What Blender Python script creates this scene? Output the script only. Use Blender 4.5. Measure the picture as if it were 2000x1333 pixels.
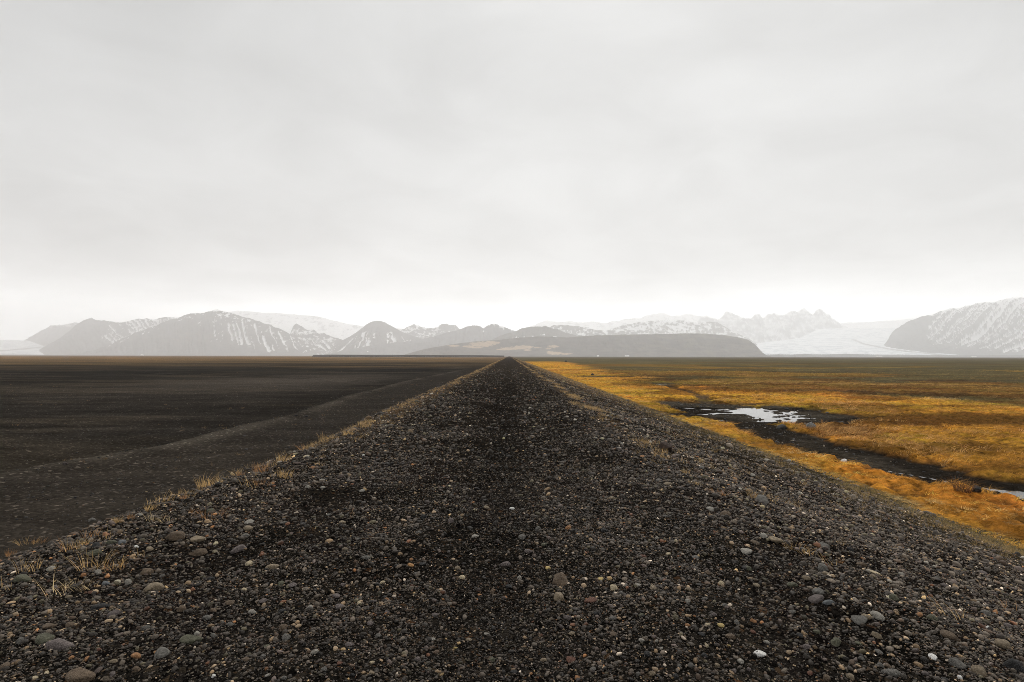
import bpy, math, random
import numpy as np
from mathutils import Matrix, Vector, Euler

R = math.radians
scn = bpy.context.scene
for o in list(bpy.data.objects):
    bpy.data.objects.remove(o)
C = scn.collection

# ------------------------------------------------------------------ camera
CAM_Z = 1.6
F = 1111.1                       # focal length in pixels of the 2000 px wide photograph
HOR = 695.7                      # row of the horizon
VPX = 995.0                      # column of the vanishing point of the road
cam = bpy.data.cameras.new('camera')
cam.lens = 20.0
cam.sensor_width = 36.0
cam.clip_start = 0.05
cam.clip_end = 60000.0
cam_ob = bpy.data.objects.new('camera', cam)
C.objects.link(cam_ob)
cam_ob.matrix_world = (Matrix.Translation((0, 0, CAM_Z)) @ Matrix.Rotation(R(-0.26), 4, 'Z')
                       @ Matrix.Rotation(R(90 + 1.506), 4, 'X') @ Matrix.Rotation(R(0.12), 4, 'Z'))
scn.camera = cam_ob

# ------------------------------------------------------------------ sky, sun, exposure
SUN_EL, SUN_AZ = 46.0, 14.0      # degrees; azimuth measured from +Y (ahead) towards +X (right)
SKY_GAIN = 1.0
world = bpy.data.worlds.new('World')
scn.world = world
world.use_nodes = True
nt = world.node_tree
nt.nodes.clear()
def N(t, typ, **kw):
    n = t.nodes.new(typ)
    for k, v in kw.items():
        setattr(n, k, v)
    return n
def math_node(t, op, a, b=None, clamp=False):
    n = N(t, 'ShaderNodeMath', operation=op, use_clamp=clamp)
    for i, v in enumerate((a, b)):
        if v is None:
            continue
        if isinstance(v, (int, float)):
            n.inputs[i].default_value = v
        else:
            t.links.new(v, n.inputs[i])
    return n.outputs[0]
out = N(nt, 'ShaderNodeOutputWorld')
bg = N(nt, 'ShaderNodeBackground')
bg.inputs['Strength'].default_value = 0.1
nt.links.new(bg.outputs[0], out.inputs['Surface'])
sky = N(nt, 'ShaderNodeTexSky', sky_type='NISHITA', sun_disc=False)
sky.sun_elevation = R(SUN_EL)
sky.sun_rotation = R(SUN_AZ)
sky.dust_density = 3.0
hs = N(nt, 'ShaderNodeHueSaturation')
hs.inputs['Saturation'].default_value = 0.12
nt.links.new(sky.outputs[0], hs.inputs['Color'])
tc = N(nt, 'ShaderNodeTexCoord')
sep = N(nt, 'ShaderNodeSeparateXYZ')
nt.links.new(tc.outputs['Generated'], sep.inputs[0])
zz = math_node(nt, 'MAXIMUM', sep.outputs['Z'], 0.0)
zd = math_node(nt, 'ADD', zz, 0.16)
cx = math_node(nt, 'DIVIDE', sep.outputs['X'], zd)
cy = math_node(nt, 'DIVIDE', sep.outputs['Y'], zd)
comb = N(nt, 'ShaderNodeCombineXYZ')
nt.links.new(cx, comb.inputs[0]); nt.links.new(cy, comb.inputs[1])
n1 = N(nt, 'ShaderNodeTexNoise'); n1.inputs['Scale'].default_value = 0.62
n1.inputs['Detail'].default_value = 7.0; n1.inputs['Roughness'].default_value = 0.5
n1.inputs['Distortion'].default_value = 0.5
n2 = N(nt, 'ShaderNodeTexNoise'); n2.inputs['Scale'].default_value = 2.1
n2.inputs['Detail'].default_value = 6.0; n2.inputs['Roughness'].default_value = 0.55
n2.inputs['Distortion'].default_value = 0.8
nt.links.new(comb.outputs[0], n1.inputs['Vector']); nt.links.new(comb.outputs[0], n2.inputs['Vector'])
# how bright the cloud deck is at each height above the horizon
fc = N(nt, 'ShaderNodeFloatCurve')
cv = fc.mapping.curves[0]
pts = [(0.0, 1.0), (0.06, 0.84), (0.10, 0.40), (0.17, 0.225), (0.30, 0.198), (0.5, 0.178), (1.0, 0.32)]
cv.points[0].location = pts[0]; cv.points[1].location = pts[-1]
for p in pts[1:-1]:
    cv.points.new(*p)
fc.mapping.update()
nt.links.new(zz, fc.inputs['Value'])
a = math_node(nt, 'MULTIPLY', math_node(nt, 'SUBTRACT', n1.outputs[0], 0.5), 1.0)
b = math_node(nt, 'MULTIPLY', math_node(nt, 'SUBTRACT', n2.outputs[0], 0.5), 0.5)
ab = math_node(nt, 'ADD', math_node(nt, 'ADD', a, b), 1.0)
lum = math_node(nt, 'MULTIPLY', math_node(nt, 'MULTIPLY', fc.outputs[0], ab), 15.5 * SKY_GAIN)
tint = N(nt, 'ShaderNodeCombineXYZ')
nt.links.new(lum, tint.inputs[0])
nt.links.new(math_node(nt, 'MULTIPLY', lum, 1.010), tint.inputs[1])
nt.links.new(math_node(nt, 'MULTIPLY', lum, 1.012), tint.inputs[2])
mixs = N(nt, 'ShaderNodeMix', data_type='RGBA')
mixs.inputs[0].default_value = 0.97
nt.links.new(hs.outputs[0], mixs.inputs[6]); nt.links.new(tint.outputs[0], mixs.inputs[7])
nt.links.new(mixs.outputs[2], bg.inputs['Color'])

sun = bpy.data.lights.new('sun', 'SUN')
sun.energy = 1.5
sun.angle = R(11)
sun.color = (1.0, 0.965, 0.92)
sun_ob = bpy.data.objects.new('sun', sun)
C.objects.link(sun_ob)
d = Vector((math.sin(R(SUN_AZ)) * math.cos(R(SUN_EL)), math.cos(R(SUN_AZ)) * math.cos(R(SUN_EL)), math.sin(R(SUN_EL))))
sun_ob.rotation_euler = (-d).to_track_quat('-Z', 'Y').to_euler()
sun_ob.location = (0, 0, 50)

vs = scn.view_settings
vs.view_transform = 'Standard'; vs.look = 'None'; vs.gamma = 1.0; vs.exposure = 0.98
vs.use_curve_mapping = False
scn.cycles.volume_bounces = 6
scn.cycles.max_bounces = 8
scn.cycles.use_denoising = True
scn.cycles.denoising_prefilter = 'NONE'
scn.cycles.filter_width = 0.9

# ------------------------------------------------------------------ noise
def _hash(ix, iy, seed):
    h = (ix.astype(np.int64) * 374761393 + iy.astype(np.int64) * 668265263 + seed * 974634777) & 0xffffffff
    h = ((h ^ (h >> 13)) * 1274126177) & 0xffffffff
    h = ((h ^ (h >> 16)) * 2246822519) & 0xffffffff
    return ((h ^ (h >> 15)) & 0xffff) / 65535.0
def perlin(x, y, seed=0):
    x = np.asarray(x, float); y = np.asarray(y, float)
    ix = np.floor(x); iy = np.floor(y)
    fx = x - ix; fy = y - iy
    u = fx * fx * fx * (fx * (fx * 6 - 15) + 10); v = fy * fy * fy * (fy * (fy * 6 - 15) + 10)
    def g(a, b):
        th = _hash(ix + a, iy + b, seed) * 6.2831853
        return np.cos(th) * (fx - a) + np.sin(th) * (fy - b)
    return ((g(0, 0) * (1 - u) + g(1, 0) * u) * (1 - v) + (g(0, 1) * (1 - u) + g(1, 1) * u) * v) * 1.5
def fbm(x, y, octv=4, seed=0, gain=0.5):
    s = 0.0; a = 1.0; t = 0.0
    for i in range(octv):
        s = s + a * perlin(x * 2 ** i + 17.3 * i, y * 2 ** i - 9.1 * i, seed + i * 13)
        t += a; a *= gain
    return s / t * 1.3
def sstep(a, b, x):
    t = np.clip((np.asarray(x, float) - a) / (b - a), 0, 1)
    return t * t * (3 - 2 * t)
def poly_dist(x, y, P):
    best = np.full(np.shape(x), 1e9); tt = np.zeros(np.shape(x))
    for i in range(len(P) - 1):
        ax, ay = P[i]; bx, by = P[i + 1]
        dx, dy = bx - ax, by - ay
        t = np.clip(((x - ax) * dx + (y - ay) * dy) / (dx * dx + dy * dy), 0, 1)
        q = np.hypot(x - ax - t * dx, y - ay - t * dy)
        m = q < best
        best = np.where(m, q, best); tt = np.where(m, i + t, tt)
    return best, tt

# ------------------------------------------------------------------ lie of the land
PLAIN = -1.8
XR = 2.45                                            # where the right slope begins
TOE = 9.4
def left_edge(y):
    return -3.6 - 0.5 * np.exp(-((np.asarray(y, float) - 3.0) / 4.0) ** 2) + 0.16 * perlin(np.asarray(y, float) * 0.35, 3.3, 5) + 0.22 * perlin(np.asarray(y, float) * 0.11, 7.3, 15)
def dyke_z(x, y, fine=True):
    x = np.asarray(x, float); y = np.asarray(y, float)
    xl = left_edge(y)
    xr = XR + 0.15 * perlin(y * 0.3, 8.8, 6) + 0.2 * perlin(y * 0.09, 4.8, 16)
    def soft(d, k):                                  # rounded shoulder
        return np.where(d < -k, 0.0, np.where(d > k, d, (d + k) ** 2 / (4 * k)))
    z = -0.262 * soft(x - xr, 0.7) - 0.5 * soft(xl - x, 0.45)
    z = z - 0.035 * np.exp(-((x + 0.05) / 0.45) ** 2) + 0.015 * np.exp(-((x - 0.9) / 0.4) ** 2)
    near = np.exp(-np.maximum(y, 0) / 40.0)
    z = z + near * (0.055 * fbm(x * 0.9, y * 0.8, 3, 21) + 0.024 * fbm(x * 3.5, y * 3.5, 2, 22))
    return z
POND = (15.6, 35.6)
STREAM = [(12.0, 43.0), (12.6, 35.0), (12.4, 28.5), (12.1, 23.8), (12.2, 19.2), (12.8, 16.5), (13.6, 14.4), (14.5, 11.0), (15.0, 4.0), (15.5, -30)]
RILL = [(11.55, 18.9), (12.2, 17.4), (12.9, 15.9), (13.8, 14.4), (15.2, 11.5), (15.4, 2.0)]
LINK = [(14.3, 41.0), (17.2, 52.0), (17.9, 60.0), (19.0, 72.0)]
DITCH = [(30.0, 76.0), (42.0, 74.0), (58.0, 65.0), (90.0, 60.0), (170.0, 48.0)]
def wet(x, y):
    """how deep in the mud of the stream, and how deep in open water"""
    wob = 0.5 * fbm(x * 0.5, y * 0.5, 3, 31)
    ds, t = poly_dist(x, y, STREAM)
    mud = 1 - sstep(1.15, 1.55, ds + 1.1 * wob + .35 * fbm(x * 1.7, y * 1.7, 3, 35))
    pe = np.hypot((x - POND[0]) / 5.6, (y - POND[1]) / 7.0)
    mud = np.maximum(mud, 1 - sstep(0.85, 1.05, pe + 0.35 * fbm(x * 0.35, y * 0.35, 3, 32)))
    mud = np.maximum(mud, 1 - sstep(0.5, 1.0, np.hypot((x - 19.5) / 2.6, (y - 73.0) / 3.0) + 0.2 * wob))
    mud = np.maximum(mud, 1 - sstep(0.5, 1.0, np.hypot((x - 15.5) / 7.0, (y - 96.0) / 5.0) + 0.3 * wob))
    dl, _ = poly_dist(x, y, LINK)
    mud = np.maximum(mud, 0.8 * (1 - sstep(0.3, 0.8, dl + wob)))
    frag = fbm(x * 0.5, y * 1.1, 4, 33, 0.7)
    p1 = np.hypot((x - 15.9) / 2.5, (y - 36.4) / 4.6)
    deep = 1 - sstep(0.48, 0.98, p1 * .85 + 1.25 * (frag - 0.03))
    d3, _ = poly_dist(x, y, [(11.7, 32.0), (13.6, 31.4), (15.6, 31.7), (17.0, 33.5)])
    deep = np.maximum(deep, 1 - sstep(0.2, 0.5, d3 + 0.9 * np.abs(frag)))
    d4, _ = poly_dist(x, y, [(12.0, 35.4), (13.6, 36.0)])
    deep = np.maximum(deep, 1 - sstep(0.2, 0.6, d4 + 0.6 * frag))
    p5 = np.hypot((x - 19.3) / 1.6, (y - 72.6) / 2.6)
    deep = np.maximum(deep, 1 - sstep(0.6, 1.0, p5 + 0.9 * frag))
    dr, tr = poly_dist(x, y, RILL)
    f2 = fbm(x * 1.6, y * 1.6, 3, 34, 0.6)
    wid = 0.16 + 1.0 * sstep(1.9, 3.2, tr)
    deep = np.maximum(deep, 1 - sstep(wid * 0.5, wid, dr + 0.30 * np.abs(f2) * sstep(1.5, 3.0, tr)))
    for (qx, qy, qr) in ((11.45, 38.0, 0.45), (12.4, 39.6, 0.5), (12.0, 37.6, 0.3), (10.6, 38.3, 0.35), (11.3, 19.0, 0.16), (20.5, 38.5, 0.8)):
        deep = np.maximum(deep, 1 - sstep(0.6, 1.0, np.hypot(x - qx, (y - qy) * 0.8) / qr + 0.5 * frag))
    return np.maximum(mud, deep * 0.9), deep
WATER_Z = PLAIN - 0.20
BXY, BXX = [-60, 0, 14, 19, 30, 44, 70, 120, 400], [-16, -14.4, -12.8, -11.2, -10.7, -11.8, -12.0, -10.5, -9.5]
def bench_x(y):
    return np.interp(y, BXY, BXX)
def plain_z(x, y):
    x = np.asarray(x, float); y = np.asarray(y, float)
    near = np.exp(-np.hypot(x, y) / 250.0)
    # right: grassy flat with the stream cut into it
    zr = PLAIN + near * (0.10 * fbm(x * 0.11, y * 0.11, 3, 41) + 0.17 * np.clip(hum(x, y), -.65, .7))
    sel = (x > 8) & (x < 40) & (y > -31) & (y < 110)
    if np.any(sel):
        m, dp = wet(x[sel], y[sel])
        q = zr[sel]
        bed = PLAIN - 0.155 + 0.018 * fbm(x[sel] * 1.1, y[sel] * 1.1, 3, 43)
        q = q * (1 - m) + bed * m
        q = q * (1 - dp) + (PLAIN - 0.26) * dp
        zr[sel] = q
    dd, _ = poly_dist(x, y, DITCH)
    zr = zr - 0.45 * (1 - sstep(0.2, 1.6, dd + 0.8 * fbm(x * 0.2, y * 0.2, 2, 44)))
    # left: low gravel bench, then the sand plain
    e = bench_x(y) + 0.35 * fbm(x * 0.12, y * 0.12, 3, 45)
    fade = 1 - sstep(70, 220, y)
    s = e - x                                        # distance beyond the lip
    bz = -1.36 + 0.13 * np.exp(-(s / 0.8) ** 2) - 0.07 * sstep(-4, -1, s)
    zl = -1.82 + near * (0.12 * fbm(x * 0.03, y * 0.05, 3, 46) + 0.05 * fbm(x * 0.15, y * 0.3, 3, 47))
    dune, _ = poly_dist(x, y, [(-75, 112), (-45, 98), (-25, 84), (-16, 70)])
    zl = zl - 0.5 * np.exp(-(dune / 2.2) ** 2)
    k = sstep(-0.2, 1.7, s)
    zl2 = bz * (1 - k) + zl * k
    zl = zl * (1 - fade) + zl2 * fade
    zl = zl + near * 0.03 * fbm(x * 0.8, y * 0.8, 2, 48)
    # both halves meet under the embankment
    w = sstep(-2.0, 2.0, x)
    z = zl * (1 - w) + zr * w
    return z - 0.3 * np.exp(-(x / 3.0) ** 2)
def surf_z(x, y):
    return np.maximum(dyke_z(x, y), plain_z(x, y))
MW = np.array(cam_ob.matrix_world)
def pixel_ray(px, py):
    v = MW[:3, :3] @ np.array([(px - 1000.0), (666.5 - py), -F])
    return v / np.linalg.norm(v)
def ground_at(px, py):
    v = pixel_ray(px, py)
    t = np.geomspace(1.5, 900, 4000)
    X = v[0] * t; Y = v[1] * t; Z = CAM_Z + v[2] * t
    below = np.nonzero(Z < surf_z(X, Y))[0]
    i = below[0] if len(below) else 3999
    t = np.linspace(t[max(i - 1, 0)], t[i], 60)
    X = v[0] * t; Y = v[1] * t; Z = CAM_Z + v[2] * t
    j = int(np.argmin(np.abs(Z - surf_z(X, Y))))
    return X[j], Y[j], float(surf_z(X[j:j + 1], Y[j:j + 1])[0])
def to_pixel(x, y, z):
    q = np.stack([np.asarray(x, float), np.asarray(y, float), np.asarray(z, float) - CAM_Z], -1) @ MW[:3, :3]
    dpt = -q[..., 2]
    return 1000 + F * q[..., 0] / dpt, 666.5 - F * q[..., 1] / dpt, dpt

# ------------------------------------------------------------------ helpers
def tag(o, label=None, cat=None, group=None, kind=None):
    if label: o['label'] = label
    if cat: o['category'] = cat
    if group: o['group'] = group
    if kind: o['kind'] = kind
    return o
def mesh_from(name, verts, faces, smooth=True, mat=None):
    me = bpy.data.meshes.new(name)
    verts = np.asarray(verts, np.float32)
    faces = np.asarray(faces, np.int32)
    k = faces.shape[1]
    me.vertices.add(len(verts)); me.vertices.foreach_set('co', verts.ravel())
    me.loops.add(faces.size); me.loops.foreach_set('vertex_index', faces.ravel())
    me.polygons.add(len(faces))
    me.polygons.foreach_set('loop_start', np.arange(0, faces.size, k, dtype=np.int32))
    me.polygons.foreach_set('loop_total', np.full(len(faces), k, np.int32))
    me.polygons.foreach_set('use_smooth', np.full(len(faces), smooth))
    me.update(calc_edges=True); me.validate()
    if mat: me.materials.append(mat)
    return me
def grid_faces(nr, nc):
    i = np.arange(nr - 1)[:, None] * nc + np.arange(nc - 1)[None, :]
    return np.stack([i, i + 1, i + nc + 1, i + nc], -1).reshape(-1, 4)
def set_col(me, col, name='Col'):
    at = me.attributes.new(name, 'FLOAT_COLOR', 'POINT')
    c = np.ones((len(me.vertices), 4), np.float32); c[:, :3] = col.reshape(-1, 3)
    at.data.foreach_set('color', c.ravel())
def link(name, me, parent=None):
    o = bpy.data.objects.new(name, me)
    C.objects.link(o)
    if parent: o.parent = parent
    return o
def empty(name, loc):
    o = bpy.data.objects.new(name, None); o.location = loc; C.objects.link(o)
    return o

# ------------------------------------------------------------------ materials
def new_mat(name, rough=0.9, spec=0.3):
    m = bpy.data.materials.new(name); m.use_nodes = True
    t = m.node_tree; b = t.nodes['Principled BSDF']
    b.inputs['Roughness'].default_value = rough
    b.inputs['Specular IOR Level'].default_value = spec
    return m, t, b
def mix_mul(t, a, b, fac=1.0):
    n = N(t, 'ShaderNodeMix', data_type='RGBA', blend_type='MULTIPLY')
    n.inputs[0].default_value = fac
    t.links.new(a, n.inputs[6]); t.links.new(b, n.inputs[7])
    return n.outputs[2]
def ramp(t, src, stops, interp='LINEAR'):
    r = N(t, 'ShaderNodeValToRGB'); r.color_ramp.interpolation = interp
    e = r.color_ramp.elements
    while len(e) < len(stops): e.new(0.5)
    for el, (p, c) in zip(e, stops):
        el.position = p; el.color = (*c, 1) if not isinstance(c, (int, float)) else (c, c, c, 1)
    t.links.new(src, r.inputs[0])
    return r.outputs[0]
def pos(t, scale=None):
    g = N(t, 'ShaderNodeNewGeometry')
    if scale is None: return g.outputs['Position']
    mp = N(t, 'ShaderNodeMapping'); mp.inputs['Scale'].default_value = scale
    t.links.new(g.outputs['Position'], mp.inputs[0])
    return mp.outputs[0]
def noise(t, vec, scale, detail=4, rough=0.55):
    n = N(t, 'ShaderNodeTexNoise'); n.inputs['Scale'].default_value = scale
    n.inputs['Detail'].default_value = detail; n.inputs['Roughness'].default_value = rough
    t.links.new(vec, n.inputs['Vector'])
    return n.outputs[0]
def voro(t, vec, scale, feature='F1'):
    n = N(t, 'ShaderNodeTexVoronoi', feature=feature); n.inputs['Scale'].default_value = scale
    t.links.new(vec, n.inputs['Vector'])
    return n
def bump(t, b, h, dist, strength=1.0, normal=None):
    n = N(t, 'ShaderNodeBump'); n.inputs['Distance'].default_value = dist; n.inputs['Strength'].default_value = strength
    t.links.new(h, n.inputs['Height'])
    if normal is not None: t.links.new(normal, n.inputs['Normal'])
    t.links.new(n.outputs[0], b.inputs['Normal'])
    return n.outputs[0]
GREY = [(0.0, (.012, .011, .010)), (.40, (.034, .032, .030)), (.62, (.052, .048, .043)), (.80, (.078, .070, .061)),
        (.90, (.105, .090, .072)), (.955, (.15, .115, .08)), (.98, (.20, .11, .06)), (1.0, (.36, .32, .27))]

# base of the embankment: small gravel in three grain sizes
m_gravel, t, b = new_mat('gravel_ground', .95, .0)
p = pos(t)
v1 = voro(t, p, 70); v2 = voro(t, p, 24); v3 = voro(t, p, 150)
sp = N(t, 'ShaderNodeSeparateColor'); t.links.new(v1.outputs['Color'], sp.inputs[0])
sp2 = N(t, 'ShaderNodeSeparateColor'); t.links.new(v2.outputs['Color'], sp2.inputs[0])
c1 = ramp(t, sp.outputs[0], GREY)
c2 = ramp(t, sp2.outputs[1], GREY)
selr = ramp(t, sp2.outputs[2], [(.62, 0.0), (.66, 1.0)])
mx = N(t, 'ShaderNodeMix', data_type='RGBA'); t.links.new(selr, mx.inputs[0]); t.links.new(c1, mx.inputs[6]); t.links.new(c2, mx.inputs[7])
big = ramp(t, noise(t, p, 1.1, 5), [(.3, .62), (.7, 1.25)])
at = N(t, 'ShaderNodeVertexColor', layer_name='Col')
t.links.new(mix_mul(t, mix_mul(t, mx.outputs[2], big), at.outputs[0]), b.inputs['Base Color'])
hh = math_node(t, 'ADD', math_node(t, 'MULTIPLY', v1.outputs['Distance'], -0.011),
               math_node(t, 'MULTIPLY', math_node(t, 'MULTIPLY', v2.outputs['Distance'], selr), -0.025))
bump(t, b, hh, 1.0, 0.9)

# loose pebbles (tint per instance) and the single stones (tint per object)
def stone_mat(name, src):
    m, t, b = new_mat(name, .72, .16)
    if src == 'inst':
        a = N(t, 'ShaderNodeAttribute', attribute_type='INSTANCER', attribute_name='tint'); col = a.outputs['Color']
    else:
        a = N(t, 'ShaderNodeObjectInfo'); col = a.outputs['Color']
    tcn = N(t, 'ShaderNodeTexCoord')
    oi = N(t, 'ShaderNodeObjectInfo')
    n4 = N(t, 'ShaderNodeTexNoise', noise_dimensions='4D'); n4.inputs['Scale'].default_value = 3.2; n4.inputs['Detail'].default_value = 6; n4.inputs['Roughness'].default_value = .65
    t.links.new(tcn.outputs['Object'], n4.inputs['Vector'])
    t.links.new(math_node(t, 'MULTIPLY', oi.outputs['Random'], 40.0), n4.inputs['W'])
    mot = ramp(t, n4.outputs[0], [(.25, .55), (.5, 1.0), (.75, 1.4)])
    n5 = N(t, 'ShaderNodeTexNoise'); n5.inputs['Scale'].default_value = 22; n5.inputs['Detail'].default_value = 3
    t.links.new(tcn.outputs['Object'], n5.inputs['Vector'])
    spk = ramp(t, n5.outputs[0], [(.35, .72), (.65, 1.25)])
    t.links.new(mix_mul(t, mix_mul(t, col, mot), spk, .8), b.inputs['Base Color'])
    if src != 'inst':
        bump(t, b, math_node(t, 'ADD', n4.outputs[0], math_node(t, 'MULTIPLY', n5.outputs[0], .3)), 0.12, .7)
    return m
m_peb = stone_mat('pebble_loose', 'inst')
m_stone = stone_mat('stone', 'obj')

# land: colour from the vertices, broken up by fine noise
def land_mat(name, kind):
    m, t, b = new_mat(name, .95, .0)
    at = N(t, 'ShaderNodeVertexColor', layer_name='Col')
    if kind == 'sand':
        p = pos(t, (1, 1, 1))
        w = ramp(t, noise(t, pos(t, (.25, 1.1, 1)), .8, 6, .65), [(.3, .68), (.7, 1.32)])
        v = voro(t, p, 16); s = N(t, 'ShaderNodeSeparateColor'); t.links.new(v.outputs['Color'], s.inputs[0])
        sp = ramp(t, s.outputs[0], [(0, .6), (.6, .95), (.93, 1.3), (.97, 2.4), (1, 4.5)])
        col = mix_mul(t, mix_mul(t, at.outputs[0], w), sp, .9)
        t.links.new(col, b.inputs['Base Color'])
        h = math_node(t, 'ADD', math_node(t, 'MULTIPLY', noise(t, p, 5, 6, .7), .05), math_node(t, 'MULTIPLY', v.outputs['Distance'], -.02))
        bump(t, b, h, 1.0, .9)
    elif kind == 'marsh':
        p = pos(t)
        w = ramp(t, noise(t, p, 3.6, 9, .75), [(.34, .28), (.5, 1.0), (.66, 1.75)])
        w2 = ramp(t, noise(t, pos(t, (.06, .25, 1)), 1.0, 8, .72), [(.3, .6), (.7, 1.4)])
        t.links.new(mix_mul(t, mix_mul(t, at.outputs[0], w), w2), b.inputs['Base Color'])
        bump(t, b, noise(t, p, 5, 9, .78), .16, 1.0)
    else:
        p = pos(t)
        w = ramp(t, noise(t, p, .02, 8, .7), [(.3, .8), (.7, 1.2)])
        t.links.new(mix_mul(t, at.outputs[0], w, .8), b.inputs['Base Color'])
        bump(t, b, noise(t, p, .012, 8, .7), 30.0, .9)
    return m
m_sand = land_mat('black_sand', 'sand')
m_marsh = land_mat('marsh_ground', 'marsh')
m_mount = land_mat('mountain_ground', 'mount')

m_water, t, b = new_mat('shallow_water', .06, .5)
b.inputs['Base Color'].default_value = (.02, .019, .016, 1)
b.inputs['IOR'].default_value = 1.33
bump(t, b, noise(t, pos(t), 3.0, 4), .012, .35)

def grass_mat(name, inst):
    m, t, b = new_mat(name, .85, .05)
    if inst:
        a = N(t, 'ShaderNodeAttribute', attribute_type='INSTANCER', attribute_name='tint'); col = a.outputs['Color']
    else:
        a = N(t, 'ShaderNodeObjectInfo'); col = a.outputs['Color']
    g = N(t, 'ShaderNodeNewGeometry')
    r = ramp(t, g.outputs['Random Per Island'], [(0, .55), (.5, 1.0), (1, 1.45)])
    cc = mix_mul(t, col, r)
    t.links.new(cc, b.inputs['Base Color'])
    tr = N(t, 'ShaderNodeBsdfTranslucent'); t.links.new(cc, tr.inputs[0])
    ms = N(t, 'ShaderNodeMixShader'); ms.inputs[0].default_value = .42
    t.links.new(b.outputs[0], ms.inputs[1]); t.links.new(tr.outputs[0], ms.inputs[2])
    t.links.new(ms.outputs[0], t.nodes['Material Output'].inputs[0])
    return m
m_grass_i = grass_mat('dry_grass_many', True)
m_grass_o = grass_mat('dry_grass_single', False)
def plain_mat(name, col, rough=.8):
    m, t, b = new_mat(name, rough, .3)
    w = ramp(t, noise(t, pos(t), 1.5, 5), [(.3, .8), (.7, 1.15)])
    rg = N(t, 'ShaderNodeRGB'); rg.outputs[0].default_value = (*col, 1)
    t.links.new(mix_mul(t, rg.outputs[0], w), b.inputs['Base Color'])
    return m
m_white = plain_mat('painted_wall', (.78, .77, .74)); m_roof = plain_mat('metal_roof', (.30, .12, .10)); m_dark = plain_mat('dark_pane', (.03, .03, .035), .2)

# ------------------------------------------------------------------ ground colours
def lerp(a, b, w):
    return a * (1 - w[..., None]) + np.asarray(b, float) * w[..., None]
def sand_col(x, y):
    d = np.hypot(x, y)
    n = fbm(x * .012, y * .03, 5, 61); n2 = fbm(x * .07, y * .2, 4, 62)
    c = np.broadcast_to(np.array([.0150, .0130, .0108]), (*x.shape, 3)).copy()
    c = c * (1 + .45 * n + .3 * n2)[..., None]
    c = lerp(c, (.0085, .0075, .0065), .8 * sstep(.15, .5, fbm(x * .02, y * .07, 4, 63)) * (1 - sstep(160, 320, d)))
    c = lerp(c, (.032, .026, .019), .8 * sstep(-.05, .4, fbm(x * .035, y * .10, 5, 64, .6)))
    c = 1.18 * c * (1 + .32 * fbm(x * .05, y * .7, 4, 65, .6) + .3 * fbm(x * .5, y * .5, 3, 66))[..., None]
    gx = np.hypot((x + 30.0) / 14, (y - 78.0) / 26)  # haze of blowing dust painted as a paler patch of sand
    c = lerp(c, (.058, .049, .040), .75 * np.exp(-gx ** 2))
    veg = sstep(140, 420, d + 190 * n) * .9
    c = lerp(c, (.115, .074, .034), veg * (.75 + .5 * n2).clip(0, 1))
    c = lerp(c, (.20, .105, .038), .85 * sstep(-.05, .25, n + .2 * n2) * sstep(260, 700, d))
    c = lerp(c, (.10, .06, .033), sstep(1500, 3500, d) * .8)
    s = bench_x(y) - x                               # gravelly bench beside the embankment
    be = (1 - sstep(-.3, .8, s)) * (1 - sstep(90, 220, y))
    c = lerp(c, (.026, .022, .018), be * .8)
    c = lerp(c, (.060, .052, .041), .9 * np.exp(-((s + .25) / .45) ** 2) * (1 - sstep(70, 160, y)) * (.6 + n2).clip(0, 1))  # highlight along the lip, painted into the colour
    c = lerp(c, (.0095, .0085, .0072), .6 * sstep(.4, 1.6, s) * (1 - sstep(2, 10, s + 6 * n2)) * (1 - sstep(60, 110, y)) * (.7 + n2).clip(0, 1))  # dark sand beyond the lip; its shaded side is painted in here
    return c.clip(.004, 1)
def hum(x, y):
    b = np.abs(fbm(x * .75 + .3 * perlin(x * .9, y * .9, 178), y * .55, 3, 76, .5)) + .45 * np.abs(fbm(x * 2.1, y * 1.5, 2, 176, .5))
    return 2.2 * (b - .30)
def marsh_parts(x, y):
    d = np.hypot(x, y)
    n = fbm(x * .045, y * .06, 5, 71); n2 = fbm(x * .22, y * .22, 4, 72); n3 = fbm(x * .012, y * .02, 4, 73)
    off = x - TOE
    lim = np.maximum(64 - 1.15 * np.maximum(off - 6, 0), 40)
    near_o = (1 - sstep(-4, 5, y - lim + 11 * n + 3 * n2)) * (1 - sstep(60, 110, off + 25 * n))
    strip = (1 - sstep(2.5, 9, off - .05 * y + 7 * n)) * (1 - sstep(260, 420, y))
    streak = .25 * sstep(.12, .3, n3 + .4 * n) * (1 - sstep(150, 420, d))
    o = np.maximum(np.maximum(near_o, strip), streak)
    rust = sstep(-.02, .22, fbm(x * .075, y * .17, 4, 74) + .4 * n2) * (1 - sstep(80, 200, d))
    rb = np.exp(-((x - 24.5) / 9) ** 2 - ((y - 30.5) / 3.6) ** 2) + .9 * np.exp(-((x - 13.6) / 3.2) ** 2 - ((y - 42.5) / 4.0) ** 2) + .7 * np.exp(-((x - 15.4) / 1.8) ** 2 - ((y - 26.0) / 2.6) ** 2)
    rust = np.maximum(rust * .8, sstep(.25, .6, rb + .35 * n2))
    return d, n, n2, n3, o, rust
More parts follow.
